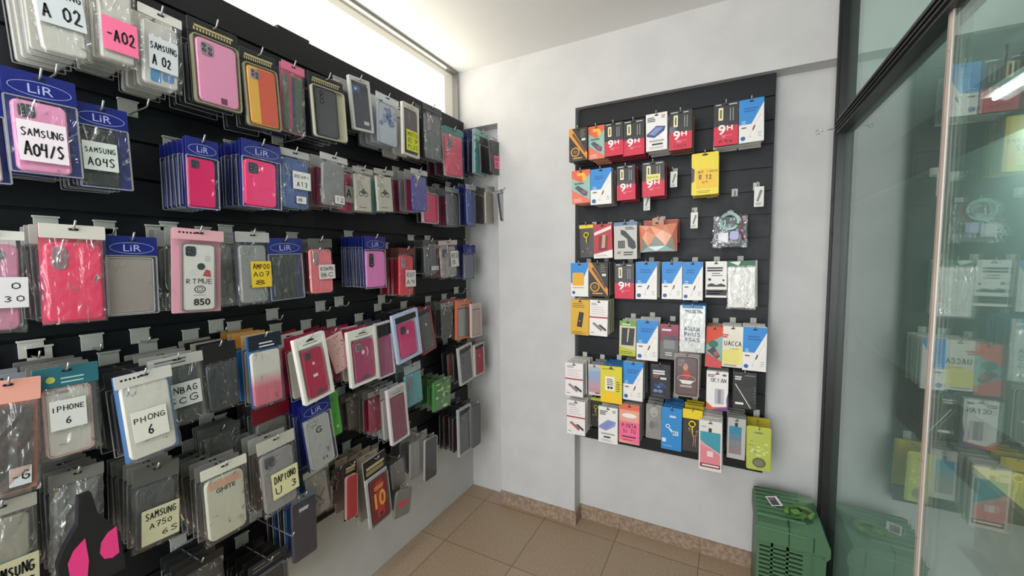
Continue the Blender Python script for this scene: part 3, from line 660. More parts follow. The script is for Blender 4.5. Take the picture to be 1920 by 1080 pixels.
def dadapter(w, h, sp):
    def dr(p, c, w, h, r):
        PP(p, c, [(0, .9), (1, .9), (1, 1), (0, 1)], D1, '#5f7f9f'); LN(p, c, .5, .9, .86, 2, .045, .025, '#4a4a48')
        PP(p, c, [(.3, .80), (.5, .76), (.92, .46), (.96, .30), (.82, .26), (.62, .34), (.58, .54), (.3, .68)], D2, '#34363a'); PP(p, c, [(.18, .30), (.48, .30), (.48, .50), (.18, .50)], D2, '#3b3d3f')
        for k in (.25, .33, .41): PP(p, c, [(k, .32), (k+.015, .32), (k+.015, .48), (k, .48)], D3, '#aeb0ae')
        TX(p, c, w, h, 'AS', .22, .18, .16, .07, '#2a2a2a', True); LN(p, c, .42, .85, .20, 2, .06, .035, '#3e3e34')
    return carton(w, h, .014, '#b9b7b0', dr, r=.006)
def dpouch(w, h, sp):     # coral faceted bag
    root = empty('accessory_package'); p = Part(); co = mat('#d9836a', .3, coat=.4); z = .011
    g = lambda a, b: (w*(a-.5), z-h*(1-b))
    p.poly([g(.34, .80), (g(.34, 1)), g(.46, 1.03), g(.62, 1), g(.64, .80)], 0, mat('#b5886f', .5)); p.ell(*g(.46, .86), w*.05, w*.03, -.0004, K('#2a2320'))
    pts = [(0, .82, .004), (.3, .78, .012), (.68, .80, .014), (.97, .84, .002), (.10, .45, .02), (.44, .5, .03), (.85, .48, .02), (.03, .02, .004), (.45, .05, .02), (.93, .04, .004), (.2, .64, .024), (.62, .64, .028), (.25, .18, .02), (.7, .2, .02)]
    V = [(g(a, b)[0], -d, g(a, b)[1]) for a, b, d in pts]
    for f, m_ in (((0, 4, 10), 0), ((0, 10, 1), 1), ((1, 10, 5), 0), ((1, 5, 11), 1), ((1, 11, 2), 0), ((2, 11, 6), 1), ((2, 6, 3), 0), ((4, 12, 10), 1), ((10, 12, 5), 2), ((5, 12, 13), 3), ((5, 13, 11), 2), ((11, 13, 6), 1), ((0, 7, 4), 0), ((4, 7, 12), 3), ((7, 8, 12), 4), ((12, 8, 13), 4), ((13, 8, 9), 4), ((6, 13, 9), 3), ((3, 6, 9), 0)):
        p.add([V[k] for k in f], [(0, 1, 2)], [co, mat('#e9a386', .3, coat=.4), mat('#e79a7c', .3, coat=.4), mat('#8d8f86', .3, coat=.4), mat('#9fc0bd', .25, coat=.5)][m_])
    p.slab(0, z-h*.6, w*.95, h*.75, .004, .001, .01, mat('#a8483a', .4), .001); p.build('gift_pouch', root); return root
def dcable(w, h, sp):
    root = empty('accessory_package'); z = .011; b = Part()
    b.sheet(-w/2, w/2, z-h, z-h*.1, .012, .006, .006, film('#cfd2d8', .06, .25, 1.), 8, 8); b.slab(0, z-h*.55, w*.95, h*.85, .01, .012, .014, mat('#15161a', .3, coat=.5), .001); b.build('clear_bag', root)
    t = Part(); mint = mat('#a9cfc6', .4)
    for k in range(4): r = w*(.22+.02*k); t.tube([(w*-.02+r*math.cos(a*.3142), -.004*k-.004, z-h*.26+r*math.sin(a*.3142)) for a in range(20)], .0022, mint, 6, True)
    for k in range(3): t.tube([(w*(-.3+.05*k)+w*.26*math.sin(a*.5+k), -.004-.003*k, z-h*(.45+.045*a)) for a in range(10)], .0024, mat(['#b7b4cf', '#a9cfc6', '#d8d8d8'][k], .4), 6)
    t.build('coiled_cable', root)
    r = Part(); r.tube([(w*.28, -.004, z-h*.05), (w*.36, -.008, z-h*.3), (w*.26, -.01, z-h*.5), (w*.4, -.004, z-h*.8)], .0028, mat('#a72846', .4), 6); r.build('red_cable', root)
    s_ = Part(); s_.slab(-w*.2, z-h*.72, w*.3, h*.3, .004, -.009, -.003, mat('#c9c6cf', .3, coat=.4), .001); s_.slab(w*.12, z-h*.66, w*.26, h*.26, .01, -.011, -.003, mat('#8b86b8', .35, coat=.4), .001); s_.build('charger_plug', root)
    return root
def dcartoon(w, h, sp):
    def dr(p, c, w, h, r):
        PP(p, c, [(0, 1), (1, 1), (1, .88), (.6, .40), (0, .40)], D1, '#2f87cf'); p.slab(*c(.42, .52), w*.66, h*.38, .008, -.0009, 0, K('#e5a92a'), .0003); p.ell(*c(.16, .12), w*.09, w*.09, D2, K('#1d5f9e')); LN(p, c, .1, .8, .28, 1, .05, .03, '#d9a83c')
    return carton(w, h, .012, '#e6e4e0', dr)
def dwhitecard(w, h, sp):
    def dr(p, c, w, h, r):
        LN(p, c, .08, .92, .84, 2, .07, .045, '#2c2c30'); LN(p, c, .3, .9, .68, 2, .06, .022, '#55555a'); p.ell(*c(.2, .5), w*.07, w*.07, D2, INK); p.ell(*c(.85, .48), w*.05, w*.05, D2, INK)
        PP(p, c, [(.1, .30), (.1, .36), (.3, .40), (.5, .35), (.75, .39), (.95, .34), (.95, .30)], D2, '#2a2627'); PP(p, c, [(.02, .06), (1, .06), (1, .22), (.02, .22)], D2, '#2a2024'); LN(p, c, .1, .9, .18, 2, .06, .02, '#a9959a')
    return carton(w, h, .006, '#e2e0dc', dr)
def dwhitepouch(w, h, sp):
    root = empty('accessory_package'); z = .011; p = Part(); p.slab(0, z-h*.06, w*.95, h*.12, .003, 0, .003, K('#2f6b4c'), .0003); p.poly([(-w*.4, z-h*.02), (0, z-h*.01), (-w*.1, z-h*.1)], -.0004, K('#dfe3dd')); p.build('header_card', root)
    b = Part(); b.slab(0, z-h*.55, w*.93, h*.84, .004, .002, .009, mat('#dedcd4', .4, coat=.3), .002); b.rrect(-w*.02, z-h*.55, w*.66, h*.7, .008, .0012, mat('#d0cec6', .35, coat=.4)); b.build('pouch_body', root)
    f = Part(); f.sheet(-w*.5, w*.5, z-h, z-h*.1, 0, .003, .005, film('#ffffff', .12, .22, 1.), 8, 10); f.build('clear_bag', root); return root
def dyphone(w, h, sp):
    def dr(p, c, w, h, r):
        LN(p, c, .1, .9, .90, 3, .05, .02, '#8a6a1c'); LN(p, c, .1, .9, .10, 3, .035, .015, '#8a6a1c'); a, b = c(.5, .42); PP(p, c, [(.34, .24), (.62, .22), (.72, .64), (.46, .66)], D2, '#2c2a28'); p.ell(*c(.5, .40), w*.04, w*.03, D3, K('#c9b45a'))
    return carton(w, h, .016, '#d9a92e', dr)
def dwhiteline(w, h, sp):
    def dr(p, c, w, h, r):
        LN(p, c, .1, .5, .92, 2, .04, .02, '#8b8b8b'); LN(p, c, .12, .9, .80, 4, .06, .012, '#b9a9a9'); PP(p, c, [(0, .50), (1, .50), (1, .54), (0, .54)], D2, '#a8343f')
        PP(p, c, [(.15, .34), (.26, .38), (.74, .20), (.66, .13)], D2, sp.get('ink', '#8d7f80')); PP(p, c, [(.5, .30), (.6, .33), (.95, .20), (.9, .14)], D3, '#3a3a3c'); LN(p, c, .08, .3, .1, 1, .1, .02, '#777777')
    return carton(w, h, sp.get('t', .016), '#e9e4e1', dr)
def dgreencard(w, h, sp):
    def dr(p, c, w, h, r):
        PP(p, c, [(0, 0), (1, 0), (1, .16), (0, .26)], D1, '#b6bf2c'); PP(p, c, [(0, .86), (1, .86), (1, 1), (0, 1)], D1, '#6ca03a'); PP(p, c, [(.12, .3), (.86, .3), (.92, .8), (.14, .8)], D2, '#2c2f30'); PP(p, c, [(.46, .4), (.52, .4), (.6, .78), (.5, .78)], D3, '#c4bca4'); LN(p, c, .15, .85, .92, 1, .1, .03, '#e5e9d5'); LN(p, c, .08, .9, .12, 2, .05, .018, '#5c6420')
    return carton(w, h, .008, '#c9c4a4', dr)
def dmaroon(w, h, sp):
    def dr(p, c, w, h, r):
        PP(p, c, [(0, 0), (1, 0), (1, .55), (0, .5)], D1, '#6b6a68'); LN(p, c, .1, .6, .86, 1, .1, .05, '#e4dcdc'); p.ell(*c(.3, .6), w*.16, w*.2, D2, K('#55585a')); p.ell(*c(.7, .62), w*.2, w*.16, D2, K('#4b4e50')); PP(p, c, [(.2, .3), (.8, .3), (.8, .55), (.2, .55)], D3, '#85888a'); LN(p, c, .3, .8, .2, 2, .06, .03, '#c9c9c9')
    return carton(w, h, .012, '#8a2a47', dr)
def dagua(w, h, sp):
    root = empty('accessory_package'); z = .011; p = Part(); p.slab(0, z-h*.5, w, h, .004, .002, .010, mat('#d9dad8', .4, coat=.3), .002); p.slab(0, z-h*.03, w*.8, h*.06, .002, .0005, .003, K('#4a87b8'), .0004)
    p.poly([(-w*.35, z-h*.10), (w*.3, z-h*.09), (w*.42, z-h*.16), (-w*.1, z-h*.17)], .0014, K('#7c7d7c')); p.hand('AGUUA', 0, z-h*.50, w*.62, h*.08, .0012, mat('#1f3f66', .5), h*.014); p.hand('RHUS', 0, z-h*.62, w*.62, h*.08, .0012, mat('#1f3f66', .5), h*.014); p.hand('XSAS', 0, z-h*.73, w*.6, h*.07, .0012, mat('#1f3f66', .5), h*.014); p.build('pouch_body', root)
    f = Part(); f.sheet(-w*.5, w*.5, z-h, z-h*.1, 0, .003, .004, film('#ffffff', .06, .18, 1.), 8, 10); f.build('clear_bag', root); return root
def dtropic(w, h, sp):
    def dr(p, c, w, h, r):
        PP(p, c, [(0, .55), (0, 1), (1, 1), (1, .8)], D1, '#d6452c'); PP(p, c, [(0, .0), (1, .0), (1, .16), (0, .36)], D1, '#c94b48'); p.ell(*c(.45, .58), w*.3, h*.09, D2, K('#2f6b5a')); PP(p, c, [(.1, .40), (.5, .52), (.9, .30), (.7, .22)], D3, '#4c3a40'); PP(p, c, [(.45, .36), (.7, .42), (.84, .32), (.62, .27)], D4, '#a05a5a')
    return carton(w, h, .012, '#7fa9a4', dr)
def duacca(w, h, sp):
    def dr(p, c, w, h, r):
        PP(p, c, [(0, .08), (1, .08), (1, .52), (0, .4)], D1, '#e2d678'); LN(p, c, .0, .3, .80, 2, .05, .035, '#b4485e'); HN(p, c, w, h, 'UACCA', .52, .58, .85, .11, -.0009); LN(p, c, .4, .8, .46, 1, .1, .01, '#555555'); LN(p, c, .1, .8, .06, 1, .1, .02, '#6a6a60')
    return carton(w, h, .012, '#ddd6c8', dr)
def dgradbox(w, h, sp):
    def dr(p, c, w, h, r):
        for k in range(6): PP(p, c, [(.02, .1+k*.14), (.98, .1+k*.14), (.98, .24+k*.14), (.02, .24+k*.14)], D1, ['#c08a96', '#b996a6', '#a99bb6', '#93a1c2', '#8aa6c4', '#a6b3c2'][k])
        PP(p, c, [(.55, .06), (.92, .06), (.92, .10), (.55, .10)], D3, '#7c3038')
    return carton(w, h, .02, '#cfc8c6', dr)
def dnavyphone(w, h, sp):
    def dr(p, c, w, h, r):
        p.rrect(*c(.5, .48), w*.86, h*.86, .004, D1, K('#20222c')); LN(p, c, .12, .8, .82, 2, .07, .05, '#d8d8d8'); LN(p, c, .12, .5, .68, 2, .05, .03, '#a05a52'); PP(p, c, [(.5, .62), (.8, .62), (.8, .56), (.5, .56)], D2, '#d8d8d8')
        for k in range(7): p.ell(*c(random.uniform(.2, .75), random.uniform(.2, .46)), w*.12, h*.05, D2-.00003*k, K(random.choice(['#3f5b94', '#6a84b8', '#2c3f74'])), 9)
        LN(p, c, .1, .85, .09, 1, .1, .015, '#6a6a72')
    return carton(w, h, .012, '#15161c', dr, r=.004)
def dwhiteorange(w, h, sp):
    def dr(p, c, w, h, r):
        LN(p, c, .06, .5, .92, 2, .04, .025, '#8a5a68'); p.ell(*c(.82, .92), w*.1, h*.03, D2, K('#5b5b66')); HN(p, c, w, h, 'OETAN', .56, .78, .72, .10, -.0009)
        PP(p, c, [(0, 0), (1, 0), (1, .12), (.3, .06), (0, .2)], D1, '#cf5a3a'); PP(p, c, [(.3, 0), (1, 0), (1, .10), (.5, .04)], D2, '#6a3f8c'); PP(p, c, [(.95, .08), (1, .1), (1, .5), (.92, .3)], D2, '#6a3f8c'); p.slab(*c(.6, .36), w*.42, h*.40, .004, -.0012, 0, K('#b7b3b8'), .0003); p.rrect(*c(.6, .36), w*.14, h*.36, .002, D4, K('#8e8894'))
    return carton(w, h, .02, '#e6e3e0', dr)
def dblackbox(w, h, sp):
    def dr(p, c, w, h, r):
        LN(p, c, .08, .45, .88, 2, .06, .04, '#d0d0d0'); LN(p, c, .5, .95, .92, 1, .05, .02, '#8a8a8a'); PP(p, c, [(.28, .52), (.95, .62), (.95, .30), (.62, .18)], D1, '#2e2f31'); PP(p, c, [(.08, .66), (.11, .67), (.78, .04), (.75, .03)], D2, '#e0e0dc'); LN(p, c, .1, .5, .17, 1, .1, .06, '#e0e0dc')
        for k in range(6): p.rrect(*c(.93, .2+k*.08), w*.05, h*.02, .0005, D2, K('#8a8a8a'))
    return carton(w, h, .012, '#1a1b1c', dr)
def dlanyard(w, h, sp):
    col = sp.get('col', '#e4c81c'); root = empty('accessory_package'); z = .011; p = Part(); p.slab(0, z-h*.5, w, h, .003, .003, .010, mat('#1c1b1d', .3, coat=.5), .001)
    for k in range(5): p.ell(random.uniform(-.3, .3)*w, z-h*random.uniform(.45, .9), w*.07, h*.03, .0024-.00004*k, K(random.choice(['#7c5a66', '#5b5560', '#8a7064'])), 8)
    p.build('pouch_body', root)
    b = Part(); b.slab(0, z-h*(.11 if sp.get('hd') else .08), w*1.02, h*(.22 if sp.get('hd') else .10), .004, -.001, .003, K(col), .0005); b.build('header_card', root)
    t = Part(); r = w*.16; t.tube([(r*math.cos(a*.3927), -.004, z-h*.33+r*math.sin(a*.3927)) for a in range(16)], w*.045, K(col), 6, True); t.tube([(0, -.004, z-h*.33-r), (w*.03, -.004, z-h*.58)], w*.045, K(col), 6)
    if sp.get('hd'): t.tube([(w*.05, -.004, z-h*.58), (w*.12, -.004, z-h*.7), (w*.06, -.004, z-h*.86), (w*.2, -.004, z-h*.86), (w*.2, -.004, z-h*.62), (w*.06, -.004, z-h*.58)], w*.03, K('#b88a86'), 6)
    t.build('lanyard_ring', root); return root
def dpinkstick(w, h, sp):
    def dr(p, c, w, h, r):
        PP(p, c, [(0, .86), (1, .86), (1, 1), (0, 1)], D1, '#e0664e'); p.ell(*c(.5, .72), w*.36, h*.06, D2, K('#efe6e0')); PP(p, c, [(0, .08), (.9, .02), (1, .06), (1, .56), (0, .56)], D2, '#f06a92')
        HN(p, c, w, h, 'PINTA', .5, .46, .7, .10, -.0009); HN(p, c, w, h, 'S1 TU', .5, .32, .62, .09, -.0009); LN(p, c, .15, .85, .19, 1, .1, .03, '#2a2024', -.0009); LN(p, c, .2, .8, .10, 1, .1, .012, '#5a5a5a')
    return carton(w, h, .014, '#e3a08a', dr)
def dblueear(w, h, sp):
    def dr(p, c, w, h, r):
        LN(p, c, .4, .85, .82, 1, .1, .05, '#bcd8ee'); p.ring(*c(.32, .56), w*.11, w*.11, w*.04, D2, K('#e0ecf4')); PP(p, c, [(.36, .50), (.42, .52), (.62, .42), (.58, .39)], D2, '#e0ecf4'); PP(p, c, [(.56, .36), (.84, .36), (.84, .46), (.56, .46)], D2, '#c9dcea'); TX(p, c, w, h, '25', .7, .41, .2, .06, '#2a72b4', True, -.0009); p.rrect(*c(.14, .22), w*.2, h*.09, .001, D2, K('#cfe0ec')); LN(p, c, .1, .6, .1, 1, .1, .012, '#9cc4e4')
    return carton(w, h, .016, '#2584c6', dr)
def dtealpink(w, h, sp):
    def dr(p, c, w, h, r):
        PP(p, c, [(.06, .78), (.94, .78), (.94, .08), (.06, .08)], D1, '#d9808a'); PP(p, c, [(.06, .78), (.94, .78), (.94, .38), (.06, .60)], D2, '#3a93a4'); PP(p, c, [(.06, .60), (.5, .50), (.94, .38), (.94, .34), (.06, .52)], D2, '#c9a0aa'); p.rrect(*c(.5, .34), w*.26, h*.11, .001, D3, K('#e3cfd2')); PP(p, c, [(.06, .06), (.94, .06), (.94, .14), (.06, .14)], D3, '#7c2f3c'); LN(p, c, .15, .9, .12, 1, .1, .03, '#e8e0e0', -.0012)
        PP(p, c, [(.42, .78), (.56, .78), (.56, .86), (.42, .86)], D3, '#26262a'); LN(p, c, .1, .4, .90, 1, .1, .04, '#b9b5b2')
    return carton(w, h, .016, '#dcd7d2', dr)
def dgreygrad(w, h, sp):
    def dr(p, c, w, h, r):
        for k, q_ in enumerate(['#8a7a80', '#7f8086', '#5a7e92', '#2f82a4']): PP(p, c, [(.1, .12+k*.17), (.78, .12+k*.17), (.78, .29+k*.17), (.1, .29+k*.17)], D1, q_)
        PP(p, c, [(.40, .80), (.56, .80), (.56, .90), (.40, .90)], D3, '#26262a')
    return carton(w, h, .014, '#b5b3b0', dr)
def dgreenblister(w, h, sp):
    root = empty('accessory_package'); z = .011; p = Part(); p.slab(0, z-h*.5, w, h, .010, .008, .010, K('#c3c440'), .0005); LNc = lambda a, b: (w*(a-.5), z-h*(1-b))
    p.ell(*LNc(.5, .86), w*.2, h*.02, .0078, K('#6c6a20')); 
    for k in range(16): p.ell(*LNc(random.uniform(.15, .85), random.uniform(.38, .7)), w*.07, h*.022, .0076-.00003*k, K(random.choice(['#dfe0b8', '#e6e4c9', '#9aa030'])), 8)
    p.ell(*LNc(.52, .18), w*.27, h*.115, .0075, K('#4a4a44'), 24); p.ell(*LNc(.52, .18), w*.2, h*.08, .0072, K('#6e6c66'), 24); p.rect(*[LNc(.4, 0)[0], LNc(.62, 0)[0]], LNc(0, .33)[1], LNc(0, .37)[1], .007, K('#dcdcc0')); p.build('backing_card', root)
    f = Part(); f.slab(0, z-h*.5, w*.97, h*.96, .012, 0, .0075, film('#fbffe0', .06, .14, .2), .003); f.build('blister_shell', root); return root
def dear(w, h, sp):
    root = empty('accessory_package'); z = .011; p = Part(); p.slab(0, z-h*.5, w, h, .004, .008, .011, K('#8b8c89'), .001); p.ell(0, z-h*.22, w*.26, h*.15, .0076, K('#d6d5d0')); LINES = p.lines(-w*.1, w*.12, z-h*.28, 1, .01, h*.02, .007, K('#3c3c3c'))
    p.ell(-w*.12, z-h*.6, w*.16, h*.12, .0074, K('#5a5b5a')); p.ell(w*.16, z-h*.58, w*.13, h*.1, .0073, K('#777875')); p.build('backing_card', root); f = Part(); f.slab(0, z-h*.5, w*.98, h*.98, .006, 0, .0076, film('#f4f4f4', .1, .2, .4), .003); f.build('blister_shell', root); return root
def dcar(w, h, sp):
    root = empty('phone_case_package'); z = .011; b = Part(); b.slab(0, z-h*.5, w, h, .006, .012, .014, mat('#8d8078', .35, coat=.3), .001); b.rim(0, z-h*.52, w*.97, h*.94, .012, .004, .001, .012, film('#cfc7c0', .4, .25, .2)); b.build('blister_tray', root)
    def dw(c, cx, cz, w_, h_, y):
        c.ell(cx-w_*.05, cz+h_*.25, w_*.12, h_*.1, y, K('#d08a78')); c.ell(cx, cz+h_*.05, w_*.2, h_*.12, y-.0001, K('#b5443a')); c.ring(cx, cz-h_*.06, w_*.44, h_*.1, w_*.03, y-.0002, K('#b9a79c')); c.poly([(cx-w_*.34, cz-h_*.1), (cx+w_*.36, cz-h_*.1), (cx+w_*.2, cz-h_*.2), (cx-w_*.2, cz-h_*.2)], y-.0003, K('#e3ddd6')); c.lines(cx-w_*.3, cx+w_*.32, cz-h_*.24, 2, h_*.03, h_*.014, y-.0004, K('#e3ddd6'))
    case(root, 0, z-h*.52, w*.82, h*.86, .002, .009, dict(col='#5d4748', rimc='#6c5754', cam='greyquad', draw=dw)); return root
def dtag(w, h, sp):
    def dr(p, c, w, h, r): PP(p, c, [(.25, .3), (.45, .25), (.85, .8), (.6, .85)], D2, '#7a7a78'); LN(p, c, .2, .8, .2, 2, .08, .04, '#8a8a88')
    return carton(w, h, .001, '#d9d8d2', dr, hole=False, nm='price_tag', part='tag_card')
DES = dict(h9=d9h, blue=dblue, orange=dorange, diag=ddiag, pbox=dphonebox, yel=dyellow, yel2=dyellow2, red=dred, adp=dadapter, coral=dpouch, cable=dcable, toon=dcartoon, wcard=dwhitecard, wpouch=dwhitepouch,
    yph=dyphone, wline=dwhiteline, gcard=dgreencard, mar=dmaroon, agua=dagua, trop=dtropic, uac=duacca, grad=dgradbox, navy=dnavyphone, wor=dwhiteorange, bbox=dblackbox, lan=dlanyard, pst=dpinkstick, bear=dblueear, tp=dtealpink, gg=dgreygrad, gb=dgreenblister, ear=dear, car=dcar, tagc=dtag)

# ------------------------------------------------------------------ end wall: rows top to bottom, left to right (TL, TR, BR, BL)
def rb(x0, y0, x1, y1, lift=0): return ((x0, y0+lift), (x1, y0-lift), (x1, y1-lift*.6), (x0, y1+lift*.6))
WB = [dict(box=1, col='#d5d2cc', n='white')]; KB = [dict(box=1, col='#2a2527', n='dark')]; RB = [dict(box=1, col='#8e2436', n='dark red')]; OB = [dict(box=1, col='#c98a6c', n='orange')]; YB = [dict(box=1, col='#c7b02c', n='yellow')]; GB = [dict(box=1, col='#8f8e8a', n='grey')]; BB = [dict(box=1, col='#2c6ea8', n='blue')]; NB = [dict(box=1, col='#7a5a48', n='brown')]
SPK = 'screen protector'; ACC = 'accessory pack'
R = [
 ('diag', 'black pack with orange diagonal stripe, top left corner', rb(1067, 240, 1101, 302, 3), .14, 5, KB, ACC, {}),
 ('orange', 'orange and teal pack in the top row', rb(1103, 236, 1133, 298, 3), .13, 4, OB, ACC, {}),
 ('h9', 'black and red pack beside top orange pack', rb(1133, 230, 1168, 292, 4), .13, 5, RB, SPK, {}),
 ('h9', 'black and red pack left of the white box', rb(1168, 225, 1208, 291, 4), .125, 6, RB, SPK, {}),
 ('pbox', 'white box with blue phone drawing, top row', rb(1211, 212, 1251, 282, 4), .12, 5, WB, ACC, {'t': .02}),
 ('h9', 'black and red pack right of the white box', rb(1255, 207, 1298, 280, 3), .12, 6, NB, SPK, {'hand': 'CECO'}),
 ('h9', 'black and red pack beside top blue pack', rb(1339, 192, 1385, 272, 3), .12, 5, WB, SPK, {'hand': 'P9X'}),
 ('blue', 'blue and white cable pack, top right corner', rb(1386, 185, 1433, 266, 4), .12, 4, WB, ACC, {}),
 ('orange', 'orange and teal pack in the second row', rb(1072, 319, 1106, 381, 3), .13, 4, OB, ACC, {}),
 ('blue', 'blue and white cable pack in second row', rb(1107, 316, 1146, 383, 3), .13, 6, GB, ACC, {}),
 ('h9', 'black and red pack without sticker, second row', rb(1156, 310, 1191, 375, 3), .12, 5, RB, SPK, {}),
 ('h9', 'black and red pack with a yellow sticker', rb(1204, 303, 1246, 368, 3), .12, 5, RB, SPK, {'yellow': 1}),
 ('yel', 'bright yellow pouch alone in second row', rb(1297, 286, 1348, 365, 3), .11, 5, YB, ACC, {}),
 ('lan', 'black pouch with yellow lanyard, third row', rb(1086, 420, 1113, 483, 2), .11, 2, KB, ACC, {}),
 ('red', 'red and white charger box, third row', rb(1112, 420, 1147, 484, 3), .12, 2, [dict(box=1, col='#a8323a', n='red')], ACC, {}),
 ('adp', 'grey card with dark cable adapter', rb(1151, 416, 1194, 486, 2), .12, 4, GB, ACC, {}),
 ('coral', 'coral faceted gift pouch in third row', rb(1199, 409, 1272, 474, 2), .11, 2, [dict(box=1, col='#a8503f', n='rust', sh=.7, sw=.9)], ACC, {}),
 ('cable', 'clear bag of coiled mint cable', rb(1338, 398, 1403, 464, 0), .11, 1, [dict(box=1, col='#1c1d22', n='black', sh=.8)], ACC, {}),
 ('toon', 'blue and white pack with yellow panel', rb(1070, 493, 1103, 556, 1), .13, 4, WB, ACC, {}),
 ('diag', 'black pack with orange diagonal stripe, fourth row', rb(1103, 492, 1140, 556, 0), .13, 5, [dict(box=1, col='#77736c', n='grey')], ACC, {}),
 ('h9', 'black and red pack in the fourth row', rb(1153, 494, 1189, 560, 0), .11, 3, KB, SPK, {}),
 ('blue', 'blue and white cable pack beside fourth-row red pack', rb(1192, 491, 1232, 561, 0), .12, 5, WB, ACC, {}),
 ('blue', 'blue and white cable pack, middle of fourth row', rb(1241, 491, 1279, 561, 0), .12, 4, WB, ACC, {}),
 ('blue', 'blue and white cable pack beside white card', rb(1280, 491, 1318, 563, 0), .12, 4, RB, ACC, {}),
 ('wcard', 'white card with black print, fourth row', rb(1323, 490, 1363, 558, 0), .10, 2, WB, ACC, {}),
 ('wpouch', 'white pouch with green top in fourth row', rb(1363, 489, 1418, 580, 0), .11, 2, [dict(box=1, col='#cfcdc6', n='white', du=.006)], ACC, {}),
 ('yph', 'yellow box with black phone picture', rb(1071, 562, 1105, 628, -2), .13, 3, [dict(box=1, col='#d2c6a8', n='cream')], ACC, {}),
 ('wline', 'white box with red line, fifth row', rb(1106, 563, 1140, 630, -2), .13, 5, [dict(box=1, col='#b9b59a', n='cream')], ACC, {}),
 ('gcard', 'green and black card in fifth row', rb(1162, 602, 1193, 667, -2), .10, 2, WB, ACC, {}),
 ('blue', 'blue and white cable pack beside maroon card', rb(1194, 601, 1234, 676, -2), .12, 3, WB, ACC, {}),
 ('mar', 'maroon and grey card in fifth row', rb(1238, 608, 1273, 674, -2), .10, 2, KB, ACC, {}),
 ('agua', 'white pouch with blue handwriting', rb(1275, 573, 1323, 661, -2), .14, 3, BB, ACC, {}),
 ('trop', 'red and teal pack in fifth row', rb(1325, 613, 1356, 689, -3), .11, 2, OB, ACC, {}),
 ('uac', 'cream and yellow handwritten pack', rb(1356, 612, 1394, 689, -3), .11, 2, WB, ACC, {}),
 ('blue', 'blue and white cable pack, right edge', rb(1394, 614, 1439, 696, -3), .12, 4, WB, ACC, {}),
 ('wline', 'white and red box in sixth row', rb(1060, 681, 1093, 743, -2), .15, 6, WB, ACC, {}),
 ('grad', 'pink and blue box in sixth row', rb(1103, 684, 1126, 741, -1), .12, 2, GB, ACC, {}),
 ('yel2', 'yellow pouch with white panel, sixth row', rb(1126, 687, 1166, 756, -2), .14, 3, BB, ACC, {}),
 ('blue', 'blue and white cable pack in sixth row', rb(1169, 679, 1206, 751, -3), .12, 5, GB, ACC, {}),
 ('navy', 'black and navy pack in sixth row', rb(1220, 683, 1257, 747, -2), .11, 3, KB, ACC, {}),
 ('car', 'brown case with red picture, sixth row', rb(1264, 664, 1312, 745, -3), .13, 3, WB, 'phone case', {}),
 ('wor', 'white box with orange and purple base', rb(1325, 697, 1366, 769, -3), .13, 4, GB, ACC, {}),
 ('bbox', 'black pack with white diagonal line', rb(1375, 698, 1419, 767, -3), .12, 4, KB, ACC, {}),
 ('wline', 'small white box, bottom left corner', rb(1063, 752, 1097, 815, -3), .15, 5, WB, ACC, {'ink': '#a0605c'}),
 ('lan', 'black pouch with lime lanyard, bottom row', rb(1108, 744, 1128, 800, -2), .09, 1, KB, ACC, {'col': '#a6b52c'}),
 ('pbox', 'white box with violet phone drawing, bottom row', rb(1122, 764, 1158, 831, -3), .13, 3, WB, ACC, {'ink': '#8f93bf'}),
 ('pst', 'salmon pack with pink handwritten note', rb(1161, 759, 1199, 832, -3), .13, 7, GB, ACC, {}),
 ('ear', 'grey blister pack in bottom row', rb(1211, 759, 1241, 824, -3), .10, 2, GB, ACC, {}),
 ('bear', 'solid blue earphone box, bottom row', rb(1241, 765, 1279, 844, -4), .13, 4, BB, ACC, {}),
 ('lan', 'yellow-topped black lanyard pack, bottom row', rb(1281, 768, 1317, 848, -4), .13, 3, [dict(box=1, col='#d3bd22', n='yellow')], ACC, {'col': '#e4c81c', 'hd': 1}),
 ('tp', 'tall teal and pink box, bottom row', rb(1311, 790, 1354, 883, -4), .17, 8, WB, ACC, {}),
 ('gg', 'grey box with blue fading picture', rb(1365, 785, 1399, 861, -4), .12, 4, GB, ACC, {}),
 ('gb', 'lime green blister pack, bottom right corner', rb(1400, 802, 1447, 884, -4), .14, 1, YB, ACC, {}),
]
for (k, s_, q, d, n, bk, cat, sp) in R:
    item('R', k, s_, q, d, n, -.012, bk, sp, cat=cat, plate=False)
for i, (x, y, lab) in enumerate(((1262, 322, 'right of the yellow-stickered pack'), (1212, 366, 'below the yellow-stickered pack'), (1420, 350, 'at the right edge'), (1300, 398, 'beside the mint cable bag'))):
    P_ = B(x, y, .05); hook('R', P_.x, P_.z, .10, 'empty hook with white price tag '+lab, False)
    o = dtag(.030 if i != 2 else .036, .072 if i != 2 else .085, {}); o.location = (P_.x+.006, -.072, P_.z-.014); tag(o, 'small white price tag hanging on hook '+lab, 'price tag', 'price tags on empty hooks')
for i, (x, y) in enumerate(((1378, 362), (1330, 365))):
    P_ = B(x, y, .05); hook('R', P_.x, P_.z, .09, ['bare hook left of the tag near right edge', 'bare hook below the bright yellow pouch'][i], False)
